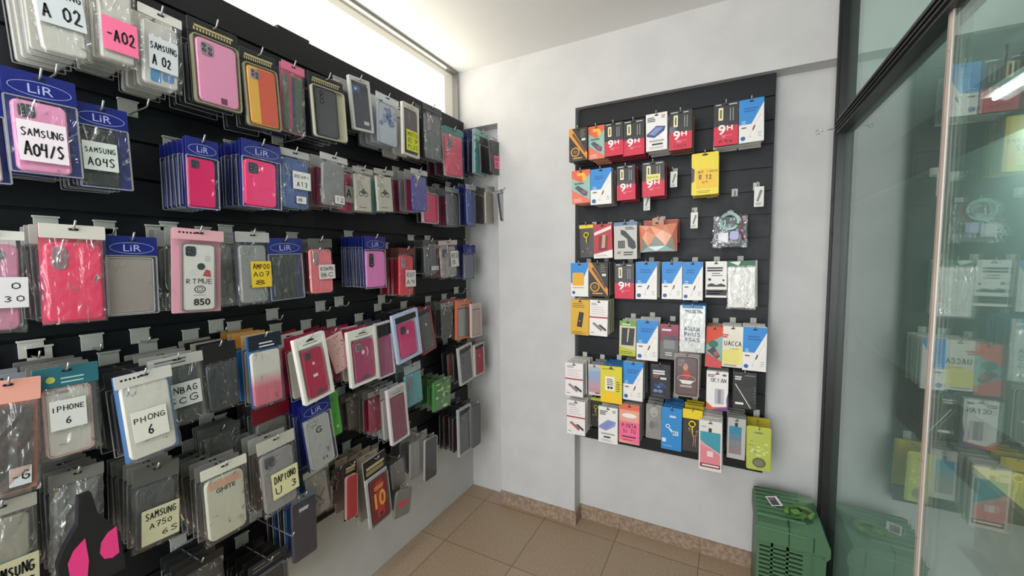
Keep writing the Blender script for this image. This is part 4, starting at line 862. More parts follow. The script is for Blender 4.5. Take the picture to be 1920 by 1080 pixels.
# ------------------------------------------------------------------ long wall: rows top to bottom, near to far (TL, TR, BR, BL)
def bk(col, n, hc=None, **k): return dict(col=col, n=n, hc=hc or col, **k)
LIRB = [bk('#1b2458', 'dark blue', '#16206f', edge='#c9cde6')]
CLR = [bk('#b9b6ac', 'clear grey', '#cfccc2')]; DK = [bk('#1d1e21', 'black', '#2a2b2d')]; GR = [bk('#5b5c5e', 'grey', '#8b8b88')]
MAR = [bk('#6d1c34', 'maroon', '#8a8580')]; BLK = [bk('#222326', 'black', '#17181a')]; WH = [bk('#c9c5bc', 'white', '#dedbd2')]
CDK = [bk('#3a3a3a', 'dark', '#72716d', film=FILMG), bk('#5d5c59', 'grey', '#83827d', film=FILMG)]
def dg(c, cx, cz, w, h, y):
    c.type('G', cx+w*.02, cz+h*.24, w*.26, h*.13, y, INK, True); c.type('f1', cx+w*.1, cz-h*.38, w*.24, h*.05, y, INK, True); c.lines(cx-w*.3, cx-w*.02, cz+h*.37, 1, 1, h*.012, y, INK)
def dsplash(c, cx, cz, w, h, y): c.poly([(cx-w*.35, cz-h*.02), (cx-w*.1, cz+h*.12), (cx, cz+h*.04), (cx+w*.25, cz+h*.14), (cx+w*.32, cz+h*.02), (cx+w*.05, cz-h*.12), (cx-w*.2, cz-h*.16)], y, mat('#cf4a5e', .5))
def dmoto(c, cx, cz, w, h, y):
    k = mat('#3f4140', .5)
    for i in (-1, 1): c.ring(cx+i*w*.15, cz-h*.02, w*.13, w*.13, w*.035, y, k)
    c.poly([(cx-w*.2, cz+h*.01), (cx-w*.02, cz+h*.10), (cx+w*.14, cz+h*.06), (cx+w*.2, cz), (cx, cz-h*.02)], y-.0001, k); c.ell(cx, cz+h*.075, w*.09, w*.09, y-.0002, mat('#55585a', .5)); c.lines(cx-w*.3, cx+w*.3, cz-h*.38, 1, 1, h*.02, y, mat('#8a3a3a', .5))
def dstick(c, cx, cz, w, h, y):
    k = mat('#3b3d40', .5)
    c.ell(cx+w*.06, cz+h*.16, w*.12, w*.12, y, k); c.ell(cx-w*.2, cz+h*.06, w*.1, w*.1, y, mat('#c9c9c4', .5)); c.ell(cx+w*.26, cz+h*.28, w*.09, w*.12, y, mat('#b9b9b6', .5))
    c.poly([(cx+w*.1, cz+h*.02), (cx+w*.36, cz+h*.0), (cx+w*.34, cz+h*.1), (cx+w*.2, cz+h*.12)], y, mat('#b0484e', .5)); c.ring(cx+w*.02, cz-h*.18, w*.17, w*.13, w*.03, y, k); c.ring(cx+w*.02, cz-h*.18, w*.09, w*.07, w*.02, y, k)
    c.hand('RTMUE', cx+w*.02, cz-h*.06, w*.78, h*.07, y-.0003, k); c.rect(cx-w*.18, cx+w*.18, cz-h*.27, cz-h*.265, y, k); c.type('850', cx+w*.08, cz-h*.37, w*.5, h*.10, y-.0003, INK, True)
def dcrack(c, cx, cz, w, h, y):
    k = mat('#3a3230', .5)
    for a in ((-.1, .0, .1, -.2), (.3, .06, .0, -.12), (-.3, -.2, -.1, -.12), (.1, -.3, .2, -.22), (-.05, -.32, .0, -.25)): c.stroke([(cx+w*a[0], cz+h*a[1]), (cx+w*a[2], cz+h*a[3])], w*.06, y, k)
def d10(c, cx, cz, w, h, y):
    for i, k in enumerate(['#7d1f2a', '#b3332c', '#b3332c', '#7d1f2a']): c.rect(cx-w*.42+i*w*.21, cx-w*.21+i*w*.21, cz-h*.4, cz+h*.42, y, mat(k, .4))
    c.lines(cx-w*.3, cx+w*.3, cz+h*.32, 2, h*.05, h*.025, y-.0002, mat('#e0b05a', .4), .1); c.type('10', cx, cz, w*.66, h*.36, y-.0003, mat('#e9b04e', .4), True); c.ell(cx, cz-h*.34, w*.12, w*.09, y-.0002, mat('#3a1f2a', .4))
def demoji(c, cx, cz, w, h, y):
    for k in range(26): c.ell(cx+random.uniform(-.42, .42)*w, cz+random.uniform(-.44, .44)*h, w*random.uniform(.05, .14), w*random.uniform(.03, .08), y-.00004*k, mat(random.choice(['#3a7a34', '#8fbf62', '#c4d88a', '#2c5f2a', '#5a9c40']), .45), 7)
def dgreenc(c, cx, cz, w, h, y): c.type('12', cx-w*.15, cz+h*.33, w*.25, h*.07, y, mat('#2a4f22', .5), True); c.rrect(cx+w*.1, cz-h*.3, w*.22, h*.07, .001, y, mat('#b9dba6', .5)); c.rrect(cx, cz-h*.05, w*.1, h*.12, .001, y, mat('#3f8a30', .5))
def dblob(c, cx, cz, w, h, y): c.rrect(cx-w*.16, cz-h*.36, w*.3, h*.2, .006, y, mat('#3f86b8', .3)); c.rrect(cx+w*.2, cz-h*.34, w*.34, h*.13, .006, y, mat('#4f7fae', .3))
def dlogo(c, cx, cz, w, h, y): c.rrect(cx-w*.26, cz+h*.36, w*.46, h*.16, .002, y, mat('#2f5f94', .4)); c.rrect(cx-w*.3, cz+h*.36, w*.12, h*.05, .001, y-.0002, WHITE); c.rrect(cx+w*.22, cz-h*.36, w*.34, h*.08, .001, y, mat('#c9cac8', .5))
W2 = mat('#dedcd8', .5)
I = lambda *a, **k: item('L', *a, **k)
# row 1
I('bag', 'big clear bag with large white note', ((38,-92),(146,-78),(148,113),(40,84)), d=.20, n=6, back=CLR, sp=dict(col='#c9c6bd', cam=None, hc='#cfccc4', film=FILMH, stk=[(.02,.47,.82,.46,'#c9ced0',[('SAMSUNG',.92,.42),('A 02',.8,.72)])]))
I('bag', 'clear bag with hot pink note', ((172,-68),(250,-40),(254,134),(172,98)), d=.20, n=6, back=CLR, sp=dict(col='#c8c4ba', hc='#cbc8c0', film=FILMH, stk=[(.05,.70,.84,.36,'#ef6f97',[('-A02',.8,.5)])]))
I('bag', 'clear bag with white note over blue print', ((256,4),(342,38),(338,178),(258,150)), d=.19, n=5, back=CLR, sp=dict(col='#c4c2bb', hc='#d2cfc8', film=FILMH, draw=dblob, stk=[(.04,.57,.66,.42,'#c9ced0',[('SAMSUNG',.9,.45),('A 02.',.8,.7)])]))
I('blister', 'black gold-lettered card with pale pink case', ((352,26),(450,64),(455,214),(364,190)), d=.19, n=4, back=BLK, sp=dict(col='#dd8fb2', cam='greyquad', grip=0, edge='#8c8a70', cw=.86, draw=lambda c,cx,cz,w,h,y: c.rrect(cx+w*.1, cz-h*.42, w*.16, h*.1, .002, y, mat('#6b3a50',.4))))
I('blister', 'black gold-lettered card with yellow and red case', ((452,84),(520,108),(531,249),(463,234)), d=.19, n=3, back=BLK, sp=dict(col='#d58f3c', stripes=['#dca94a','#cf5a45','#cf5a45'], edge='#8c8a70', in_='', cw=.84, cam='greyquad'))
I('bag', 'pink bag with green and magenta striped case', ((525,110),(573,131),(571,258),(533,243)), d=.17, n=2, back=[bk('#2e3a66','navy','#23284c')], sp=dict(col='#3f7a5c', hc='#d9718f', stripes=['#4f8a68','#a0406c','#23386c','#2c7a58','#2c7a58'], back='#d27f94', film=film('#ffd9e2',.08,.15,.6)))
I('blister', 'dark clear-edged card with graphite case', ((578,127),(648,158),(655,268),(594,258)), d=.19, n=4, back=[bk('#1c2130','dark navy','#1c2130')], sp=dict(col='#45494d', edge='#b8b49e', in_='', cw=.62, cx=-.012, rimc='#3a3d40', cam='pill'))
I('frame', 'navy case with white edge and hang tab', ((652,140),(694,152),(699,250),(664,242)), d=.16, n=2, back=[bk('#23262c','dark','#9a9b9a')], sp=dict(col='#232a3c', card='#c9cac8', hh=.08, tri=False, draw=dlogo))
I('bag', 'clear pack with blue flower print', ((704,172),(748,188),(747,279),(705,268)), d=.17, n=4, back=[bk('#b9bcc0','silver','#cfd2d4')], sp=dict(col='#b8c1cc', flowers=1, hc='#d4d8dc', film=FILMN, rimc='#9aa3ad'))
I('frame', 'white box with yellow note on dark window', ((754,189),(786,203),(786,297),(756,289)), d=.19, n=3, back=WH, sp=dict(col='#3b3136', card='#d5cfc8', tri=False, hh=.1, stk=[(.04,.70,.72,.40,'#d8de3c',['MOTO','E7','PLUS'])]))
I('bag', 'black bag with slate grey case', ((792,192),(828,206),(830,305),(797,298)), d=.19, n=4, back=[bk('#54403f','brown grey','#4a4b4d')], sp=dict(col='#5d6468', hc='#3f4245', back='#26282a', rimc='#6a7074', cam='greypill'))
I('bag', 'green-topped pack with hot pink case', ((832,236),(868,246),(872,335),(834,330)), d=.18, n=3, back=[bk('#5a2c3c','maroon','#2c4f5e')], sp=dict(col='#e0305f', hc='#2f7f78', back='#c9c6c2', cam='greyquad', cw=.84))
I('bag', 'navy-edged pack with pale teal card', ((889,243),(916,250),(913,331),(887,326)), d=.19, n=5, back=LIRB, sp=dict(col='#7fc0bf', hc='#9cc9c6', back='#cfd3d6', cr=.05))
I('bare', 'black case with small pink note', ((917,253),(940,262),(945,329),(922,328)), d=.275, x0=.2, n=1, back=DK, sp=dict(col='#2a2b2f', cam='quad', stk=[(.12,.66,.7,.34,'#f07aa0',['MOTO','E6'])]))
# row 2
I('lir', 'blue-topped pack cut by the left frame', ((-108,160),(2,168),(6,345),(-104,335)), d=.20, n=2, back=LIRB, sp=dict(col='#d7c9cf'))
I('lir', 'blue-topped pack with large noted pale pink case', ((-2,128),(140,150),(146,333),(6,320)), d=.21, n=4, back=LIRB, sp=dict(col='#e08fb6', cam='quad', cw=.74, film=FILM, stk=[(-.04,.68,.66,.40,'#e6d9e0',[('SAMSUNG',.86,.42),('A04/S',.8,.72)])]))
I('lir', 'blue-topped pack with noted black case', ((140,186),(234,210),(258,358),(150,350)), d=.19, n=4, back=[bk('#2b2c30','dark','#16206f')], sp=dict(col='#25282b', cam='dot', cw=.70, film=FILM, cx=-.010, stk=[(-.10,.62,.64,.34,'#c9cfc8',[('SAMSUNG',.88,.42),('A04S',.75,.65)])]))
I('lir', 'blue-topped hot pink case, left of the pair', ((346,254),(410,267),(411,397),(352,386)), d=.20, n=6, back=LIRB, sp=dict(col='#d4145f', cam='quad', cw=.84))
I('lir', 'blue-topped hot pink case, right of the pair', ((452,256),(527,278),(530,396),(458,385)), d=.20, n=5, back=LIRB, sp=dict(col='#ee2f73', cam='quad', cw=.80))
I('bag', 'blue case in clear bag, white note', ((524,271),(580,292),(587,397),(534,390)), d=.19, n=2, back=LIRB, sp=dict(col='#3c5590', hc='#a9a9a4', rimc='#5a70a0', stk=[(.18,.50,.62,.30,'#dcdcd8',[('REOMI',.8,.4),('A13',.6,.65)]),(.14,.83,.34,.12,'#d8d8d4',['8'])]))
I('bag', 'clear bag with smooth grey case', ((599,282),(652,300),(652,394),(603,384)), d=.20, n=4, back=[bk('#7a2c44','maroon','#9a9a96'),bk('#6a6a6c','grey','#9a9a96')], sp=dict(col='#7d7f80', hc='#b9b9b5', stk=[(.18,.84,.36,.16,'#d4d4d0',['12'])]))
I('bag', 'narrow pink pack behind the grey case', ((632,306),(662,316),(663,400),(636,396)), d=.12, n=1, back=[bk('#55575a','grey','#77787a')], sp=dict(col='#cf3c62', hc='#9a9a96', stk=[(.2,.6,.5,.36,'#d6d2d0',['A'])]))
I('bag', 'white case with motorbike print, left one', ((660,308),(700,321),(703,402),(667,396)), d=.17, n=3, back=[bk('#8a8984','grey','#a9a8a3')], sp=dict(col='#c9c6b8', hc='#a9a8a0', draw=dmoto, cr=.04))
I('bag', 'white case with motorbike print, right one', ((702,312),(736,323),(746,402),(708,396)), d=.17, n=3, back=[bk('#2f8f7a','teal','#8c8b86')], sp=dict(col='#c9c6b8', hc='#a9a8a0', draw=dmoto, cr=.04))
I('bag', 'clear bag with violet blue case', ((769,314),(802,322),(803,400),(775,397)), d=.18, n=4, back=[bk('#8a2c4c','crimson','#9a9a96'),bk('#8b8b88','grey','#a5a5a0')], sp=dict(col='#4a4ca0', hc='#b5b5b0', rimc='#4a4ca0', cam='greyquad'))
I('blister', 'hot pink case low behind violet one', ((792,346),(823,352),(824,423),(794,415)), d=.10, n=1, back=DK, sp=dict(col='#ea2f6c', card='#c9c5c5', hc='#7a7a7c', hs='plain', edge='#d8c9ce', cw=.86, cam=None))
I('bag', 'dull grey clear bag in second row', ((834,350),(862,354),(863,428),(838,424)), d=.14, n=3, back=[bk('#7a3044','maroon','#77757a'),bk('#55565a','grey','#7a7a78')], sp=dict(col='#626468', hc='#8b8b88'))
I('bag', 'clear-topped navy pack in second row', ((873,345),(892,348),(895,426),(876,424)), d=.19, n=5, back=LIRB, sp=dict(col='#3c5596', hc='#9ba0ac', back='#1c2a66'))
I('bag', 'beige pack with dark side, second row', ((908,347),(928,350),(928,421),(911,423)), d=.24, n=5, back=[bk('#3a2e2a','brown','#5a544c'),bk('#8d8d88','grey','#a3a29c'),bk('#a89a80','tan','#b5ad9c')], sp=dict(col='#a8a290', hc='#9c9a92'))
I('bare', 'light grey case tilted at row end', ((934,352),(948,357),(957,412),(943,410)), d=.30, n=1, back=DK, sp=dict(col='#b4b6b8', rimc='#3a3d42'))
# row 3
I('bag', 'crinkled pink bag with handwritten white panel', ((-70,428),(44,434),(52,626),(-68,628)), d=.20, n=2, back=[bk('#b07a8c','dusty pink','#c9c4c0')], sp=dict(col='#c97f9c', hc='#d6d2cd', hh=.09, cam='round', film=FILMH, cr=.2, stk=[(.10,.60,.86,.30,'#dcd8da',[('5 0',.7,.5),('  30',.8,.45)])]))
I('bag', 'large hot pink case in crinkled bag', ((72,418),(196,425),(205,605),(80,608)), d=.20, n=4, back=[bk('#4a2a36','dark red','#b9b5ae',film=FILMG)], sp=dict(col='#e93a6c', hc='#cdc8bf', hh=.14, bulge=.006, film=film('#ffe9ee', .05, .22, 1.6), cam='greypill', cw=.86, back='#c94a6c'))
I('lir', 'blue-topped pack with plain taupe case', ((196,441),(294,445),(299,587),(203,594)), d=.18, n=3, back=[bk('#8a857d','taupe','#16206f')], sp=dict(col='#968a85', hh=.24, cw=.88, cr=.07, rimc='#a19a94', film=film('#ffffff', .05, .18, .3)))
I('bag', 'pink-framed pack with sticker-print white case', ((323,426),(420,434),(419,583),(325,592)), d=.20, n=5, back=[bk('#6e706e','grey','#8f908c',film=FILMG)], sp=dict(col='#d3d0c8', hc='#dba3ac', hs='marks', hh=.13, back='#d99aa8', cam='quad', cw=.66, draw=dstick, rimc='#7a6a6c', film=FILMN))
I('bag', 'crumpled clear bag beside sticker-print case', ((380,440),(438,442),(452,575),(392,575)), d=.12, n=3, back=[bk('#5f605e','grey','#8f908c',film=FILMG)], sp=dict(col='#8f918c', hc='#a3a39e', film=film('#ffffff', .16, .32, 1.8), bulge=.01))
I('bag', 'clear bag with violet case, yellow note', ((438,434),(506,436),(509,572),(451,571)), d=.18, n=3, back=GR, sp=dict(col='#777481', clear=1, hc='#a7a7a2', hh=.14, back='#55505e', stk=[(.18,.58,.62,.36,'#e0be2c',['AMPOO','A07','8'])]))
I('lir', 'blue-topped pack with glossy black case', ((499,446),(566,447),(572,560),(511,563)), d=.18, n=3, back=[bk('#2c2d33','dark','#16206f')], sp=dict(col='#3a3c3e', rough=.12, metal=.6, cw=.70, film=film('#ffffff', .05, .3, .8)))
I('bag', 'salmon case with white note', ((575,446),(624,449),(626,550),(587,552)), d=.19, n=5, back=[bk('#4e1d2a','dark maroon','#5a5654'),bk('#8a8a86','grey','#77756f')], sp=dict(col='#e5727c', hc='#55514f', hh=.16, cam='greypill', cw=.86, rimc='#e38a8c', stk=[(.20,.60,.70,.26,'#d6cfcc',['ROAMS','BC'])]))
I('lir', 'blue-topped orchid pink case, long stack', ((683,441),(723,445),(726,540),(689,541)), d=.19, n=9, back=LIRB, sp=dict(col='#e07fc0', cam='pill', cw=.90, cx=.002))
I('bag', 'red case with white note, third row', ((747,462),(778,468),(779,557),(751,556)), d=.17, n=5, back=[bk('#a01c34','crimson','#5a2a26')], sp=dict(col='#dc3548', hc='#6b3028', cam='greypill', cw=.86, stk=[(.20,.62,.66,.34,'#dcd6d2',['XXF','A4'])]))
I('bag', 'dark grey phone case near the corner', ((793,448),(821,452),(824,517),(797,515)), d=.16, n=3, back=DK, sp=dict(col='#4a4e52', hc='#3f4144', cam='pill', stk=[(.2,.80,.5,.12,'#c9c9c6',['12'])]))
I('bag', 'beige clear bag with white note', ((822,449),(857,452),(862,522),(828,521)), d=.17, n=2, back=[bk('#8c4a52','rose','#a08a86')], sp=dict(col='#a39c96', hc='#b5aaa4', mott='#8b857f', cam='quad', stk=[(.28,.50,.44,.42,'#d6d4d0',['RED','5'])]))
I('lir', 'small blue-topped pack at third row end', ((868,458),(892,460),(892,524),(871,524)), d=.14, n=3, back=LIRB, sp=dict(col='#7f8794', cam='greypill'))
# row 4 (low enough to be seen from above)
I('bag', 'dark case in salmon-edged crinkled bag', ((-62,726),(84,700),(60,926),(-52,946)), d=.21, n=3, back=[bk('#3a3d42','dark','#8a8f96',film=FILMG)], sp=dict(col='#3c4148', hc='#e3a08f', hh=.20, back='#c98a78', film=film('#ffe6de', .08, .3, 1.8), bulge=.008, cr=.2, stk=[(.18,.84,.34,.16,'#c4c9cc',['-G'])]))
I('bag', 'teal-topped clear bag with white noted case', ((58,694),(184,678),(196,842),(78,866)), d=.20, n=5, back=CDK, sp=dict(col='#bdb8ae', hc='#2c6470', hs='leaf', hh=.22, cw=.72, ch=.95, cr=.16, rimc='#b08f8c', cam='wide', film=FILMH, back='#6f6c68', stk=[(-.02,.52,.56,.32,'#cfcfcb',[('IPHONE',.92,.42),('6',.22,.55)])]))
I('bag', 'white pouch in blue bag, handwritten six', ((214,708),(318,684),(346,834),(238,876)), d=.23, n=4, back=[bk('#2b2c2e','dark','#2c2c2e')], sp=dict(col='#d5d2c6', hc='#c9c6bd', hs='marks', hh=.14, cw=.84, ch=.98, cr=.14, back='#3470b4', film=film('#ffffff', .08, .2, 1.), stk=[(-.02,.60,.62,.34,'#d9d7cc',[('PHONG',.9,.42),('6',.2,.7)])]))
I('bag', 'clear bag with black case, white note', ((280,678),(376,657),(397,783),(292,812)), d=.19, n=4, back=[bk('#2c2e2f','dark','#9a9a95')], sp=dict(col='#3b403e', hc='#b5b4ac', hs='print', hh=.15, cw=.74, film=FILMH, back='#8a8a86', stk=[(.02,.56,.72,.34,'#cfd0cc',['ONBAG','SCG'])]))
I('bag', 'black matte case in black bag, fourth row', ((377,652),(442,635),(450,760),(394,779)), d=.19, n=6, back=[bk('#1c1c1e','black','#1f1d20'),bk('#8a8478','beige','#a39d8f')], sp=dict(col='#33363a', hc='#1f1a1d', hh=.26, cw=.92, back='#1b1c1e', cam='quad', film=FILM))
I('bag', 'white to pink fading case on blue card', ((464,634),(526,618),(534,752),(474,770)), d=.20, n=6, back=[bk('#8c8474','beige','#b8a27c'),bk('#2a6fae','blue','#c98a3c')], sp=dict(col='#d3cfc6', grad='#cf6478', hc='#1c2430', hs='light', hh=.20, cw=.88, back='#2a6bb0', cr=.12, film=film('#ffffff', .05, .2, .8)))
I('frame', 'white-framed magenta case, left of the pair', ((547,640),(610,620),(628,738),(576,757)), d=.22, n=5, back=[bk('#c5bfb4','white','#a82448'),bk('#b01c50','magenta','#c9c4bb')], sp=dict(col='#b01648', mark='tag', grip=1, cam='quad', rimc='#c2265a', t=.016, cw=.74, ch=.90, backc='#dcd6d0'))
I('bag', 'pink card with small dark motifs', ((608,628),(640,611),(665,687),(632,703)), d=.19, n=4, back=[bk('#8a1c38','crimson','#77203a')], sp=dict(col='#e0b0ae', dots=1, back='#8c1c34', film=FILMN, cw=.92, ch=.97, cr=.05))
I('frame', 'white-framed magenta case, right of the pair', ((652,622),(703,612),(715,708),(661,728)), d=.21, n=5, back=[bk('#cfc9be','white','#b0204c'),bk('#a31c4a','magenta','#bdb7ad')], sp=dict(col='#a83462', mark='glare', grip=1, cam='greyquad', rimc='#b84a74', t=.016, cw=.80, ch=.92, backc='#dcd6d0'))
I('frame', 'black-topped frame with mauve case', ((703,608),(734,600),(743,700),(712,711)), d=.18, n=3, back=[bk('#3a4f74','steel blue','#55565c')], sp=dict(col='#a8487a', card='#d3c6cb', hc='#17181b', hh=.24, tri=False))
I('frame', 'black-topped pale blue frame, hot pink case', ((735,587),(782,582),(797,664),(750,678)), d=.20, n=4, back=[bk('#c9c7c2','white','#17181b'),bk('#34507c','steel blue','#22252c')], sp=dict(col='#d81e78', card='#b4c4dc', hc='#1b1c20', hh=.19, mark='dot', tri=False, cam='quad', cw=.78, ch=.93, backc='#d9dde6'))
I('frame', 'dark case in navy-topped red-edged frame', ((781,580),(806,576),(824,650),(797,663)), d=.16, n=2, back=[bk('#a8322c','red','#6c1c2c')], sp=dict(col='#33373a', card='#8f2c30', hc='#2a3348', hh=.12, mark='dot', tri=False))
I('bag', 'glossy charcoal bag, fourth row', ((826,568),(850,566),(852,632),(830,636)), d=.16, n=5, back=[bk('#26282b','black','#5a5b58',film=FILMG)], sp=dict(col='#3b4043', hc='#7d7e7a', film=FILMG))
I('frame', 'orange-framed case by the wall corner', ((856,560),(883,564),(885,632),(859,637)), d=.17, n=4, back=[bk('#5c1f2a','maroon','#b4686c')], sp=dict(col='#8a8d90', card='#cf6f45', hc='#c9806c', hh=.2, tri=False, clear=1))
I('frame', 'pale rose frame at fourth row end', ((884,567),(903,570),(906,628),(887,633)), d=.20, n=2, back=[bk('#7a2f38','maroon','#7a2f38')], sp=dict(col='#b59a94', card='#c9b3ae', tri=False))
# row 5
I('frame', 'small white-edged dark case near corner', ((858,650),(885,645),(892,711),(868,718)), d=.17, n=4, back=[bk('#2a2b2d','black','#222325'),bk('#8a5a58','dusty rose','#2c2a2b')], sp=dict(col='#3a3d3c', card='#bab7b2', hc='#2a2b2d', hh=.16, tri=False, cam='pill'))
I('frame', 'small white-edged red case near corner', ((889,646),(908,642),(911,699),(893,705)), d=.18, n=2, back=[bk('#2a2b2d','black','#222325')], sp=dict(col='#b3354a', card='#bdb4b2', hc='#38302f', hh=.14, tri=False, mark='dot'))
I('bag', 'pale teal case in clear bag', ((756,685),(789,679),(796,752),(769,762)), d=.17, n=3, back=[bk('#5d6468','slate','#8b9494')], sp=dict(col='#5aa2ac', hc='#97a5a5', hh=.2, cam='greypill', cw=.94, rimc='#6fb2ba', cr=.08))
I('bag', 'green leafy patterned box pack', ((812,712),(848,706),(846,763),(817,772)), d=.18, n=5, back=[bk('#3a7434','green','#4a6c3c')], sp=dict(col='#3f7f38', draw=demoji, cw=.97, ch=.98, cr=.03, film=FILMN, hc='#55723f', hh=.08, ct=.013))
I('frame', 'white-framed maroon case, fifth row', ((726,728),(760,722),(775,815),(742,829)), d=.20, n=6, back=[bk('#b9b5b4','white','#a9a6a3')], sp=dict(col='#7d2440', card='#cfc6c8', hc='#b5b2ad', hh=.15, tri=False, t=.016))
I('bag', 'maroon case behind the maroon frame', ((690,735),(716,730),(722,808),(696,815)), d=.15, n=6, back=[bk('#7a1c34','maroon','#7a746c'),bk('#5a5048','brown','#77716a')], sp=dict(col='#8a1c38', hc='#8a8580'))
I('bag', 'brown case left of maroon stack', ((648,745),(672,738),(680,800),(655,806)), d=.10, n=3, back=[bk('#4f463f','brown','#77716a')], sp=dict(col='#5a4c44', hc='#6a6660'))
I('bag', 'tall bright green card', ((610,730),(634,722),(646,812),(630,822)), d=.17, n=1, back=GR, sp=dict(col='#4fae35', draw=dgreenc, cw=.98, ch=.99, cr=.02, film=FILMN))
I('lir', 'blue-topped pack with grey letter-printed case', ((562,760),(617,742),(640,860),(590,878)), d=.20, n=4, back=LIRB, sp=dict(col='#a9aaa6', draw=dg, cw=.80, hh=.22, rimc='#b5b5b0', film=film('#ffffff', .04, .22, .8)))
I('bag', 'grey clear bag with cream note', ((478,832),(552,804),(566,938),(502,968)), d=.21, n=6, back=[bk('#8a6a60','rose brown','#9d9c94',film=FILMG),bk('#67676a','grey','#8c8b84',film=FILMG)], sp=dict(col='#8d8b8c', hc='#b7b4a8', hh=.16, cam='quad', cw=.86, film=FILMH, stk=[(.12,.64,.72,.34,'#d8d2a4',['DAPTONO','U 3'])]))
I('bag', 'wine red topped bag behind cream note', ((470,765),(540,745),(552,830),(484,850)), d=.13, n=5, back=[bk('#2c2c2e','dark','#3a3a3b',film=FILMG)], sp=dict(col='#77706a', hc='#7a1626', hh=.35, film=FILMH))
I('bag', 'crinkled dark bags below black case', ((380,810),(450,790),(462,880),(396,900)), d=.12, n=6, back=CDK, sp=dict(col='#3a3937', hc='#4d4c4a', film=film('#d8d8d8', .08, .3, 1.8)))
I('bag', 'clear bag with cream white case', ((372,885),(464,850),(472,985),(394,1024)), d=.22, n=7, back=CDK, sp=dict(col='#c4c2ac', hc='#d2cfc0', hh=.13, cw=.84, cr=.18, film=FILMH, draw=lambda c,cx,cz,w,h,y: (c.rect(cx-w*.42, cx+w*.42, cz+h*.33, cz+h*.46, y, mat('#c99a7c',.5)), c.type('GHITE', cx, cz+h*.29, w*.5, h*.07, y-.0003, INK, True))))
I('bag', 'dark case in clear bag, beige note', ((246,880),(338,862),(342,1006),(262,1034)), d=.20, n=7, back=CDK, sp=dict(col='#303134', hc='#55544f', hh=.2, cam='quad', cw=.84, film=FILMH, stk=[(.08,.72,.82,.42,'#c3bf9e',['SAMSUNG',('A750',.6,.5),('  6S',.9,.5)])]))
I('bag', 'bundle of crinkled clear bags', ((90,890),(196,868),(206,1050),(110,1080)), d=.17, n=6, back=CDK, sp=dict(col='#5d5c5a', hc='#77756f', film=film('#e8e8e8', .16, .35, 1.8), bulge=.010))
I('bag', 'beige noted bag, bottom left corner', ((-70,960),(66,925),(84,1130),(-56,1170)), d=.20, n=6, back=CDK, sp=dict(col='#8d8a7c', hc='#9a978c', film=FILMH, stk=[(.10,.72,.80,.36,'#b9b393',['SAMSUNG','A15 S'])]))
# row 6
I('bag', 'clear bag with cracked black print', ((566,884),(616,868),(632,950),(590,968)), d=.18, n=3, back=[bk('#3a5a78','steel blue','#2a4a66')], sp=dict(col='#8a8078', draw=dcrack, hc='#a7a59c', film=FILMH))
I('bag', 'thin dark rose pack beside cracked print', ((626,880),(646,872),(650,930),(618,962)), d=.12, n=2, back=[bk('#4a3a3a','dark','#4a4644')], sp=dict(col='#6f5552', hc='#5f5b58'))
I('blister', 'red case on black card, bottom row', ((650,870),(672,864),(678,964),(655,976)), d=.18, n=3, back=[bk('#7c6a5c','tan','#a08c78')], sp=dict(col='#b02c34', hh=.2, cw=.9, edge='#b5847c', card='#131416'))
I('blister', 'black card with striped number ten case', ((682,866),(727,848),(743,962),(706,981)), d=.21, n=5, back=[bk('#8c8276','tan','#9a8a78'),bk('#8a1c28','red','#8a7a68')], sp=dict(col='#6a1c28', hh=.26, cw=.78, draw=d10, edge='#8d8a88', card='#c5ccd0', hc='#14171a'))
I('bare', 'grey case with red heart-like splash', ((744,912),(776,904),(768,964),(742,972)), d=.20, n=2, back=[bk('#3a3d3c','dark','#3a3d3c')], sp=dict(col='#7d7b78', draw=dsplash))
I('bag', 'grey pack above the red splash case', ((728,862),(760,850),(768,905),(742,915)), d=.17, n=2, back=[bk('#3c3f3c','dark','#2c2f2c')], sp=dict(col='#7c7878', hc='#26292a'))
I('bag', 'tall clear grey pack, bottom row', ((768,818),(790,812),(793,893),(772,900)), d=.18, n=3, back=GR, sp=dict(col='#8b8985', hc='#5a5a56'))
I('bare', 'dark grey case with pale side', ((797,820),(820,806),(818,888),(796,908)), d=.19, n=2, back=[bk('#a5a29b','pale','#a5a29b')], sp=dict(col='#3f4042', rimc='#9a9894'))
I('frame', 'black case in thin white frame, last row', ((860,768),(882,758),(887,842),(862,856)), d=.19, n=6, back=[bk('#3c2024','dark maroon','#222325'),bk('#2a2b2e','black','#1c1d20')], sp=dict(col='#36383c', card='#a5a8ae', hc='#1d1e21', hh=.12, tri=False, cam='dot'))
I('bare', 'charcoal case at the last row end', ((884,758),(901,750),(901,830),(887,840)), d=.20, n=2, back=DK, sp=dict(col='#4a4b4c', rimc='#5f6062'))
I('bag', 'dusty purple case, lowest near stack', ((548,934),(592,914),(602,1032),(554,1062)), d=.20, n=6, back=[bk('#173a66','blue','#1c4a80'),bk('#1a1b20','black','#1f2a3a')], sp=dict(col='#37333f', hc='#55606a', hh=.10, cw=.98, ch=.98, cr=.12, film=FILMN, draw=lambda c,cx,cz,w,h,y: c.lines(cx-w*.22, cx+w*.22, cz+h*.36, 2, h*.03, h*.02, y, W2)))
I('blister', 'black card pack at the bottom edge', ((470,1062),(540,1030),(556,1150),(490,1185)), d=.19, n=5, back=[bk('#1a1b20','black','#161719')], sp=dict(col='#2a2b2d', card='#17181a', hs='print', edge='#55565a'))
I('bag', 'dark pack near the bottom edge', ((330,1066),(420,1030),(430,1150),(350,1190)), d=.16, n=5, back=DK, sp=dict(col='#222326', hc='#17181a', film=FILMG))
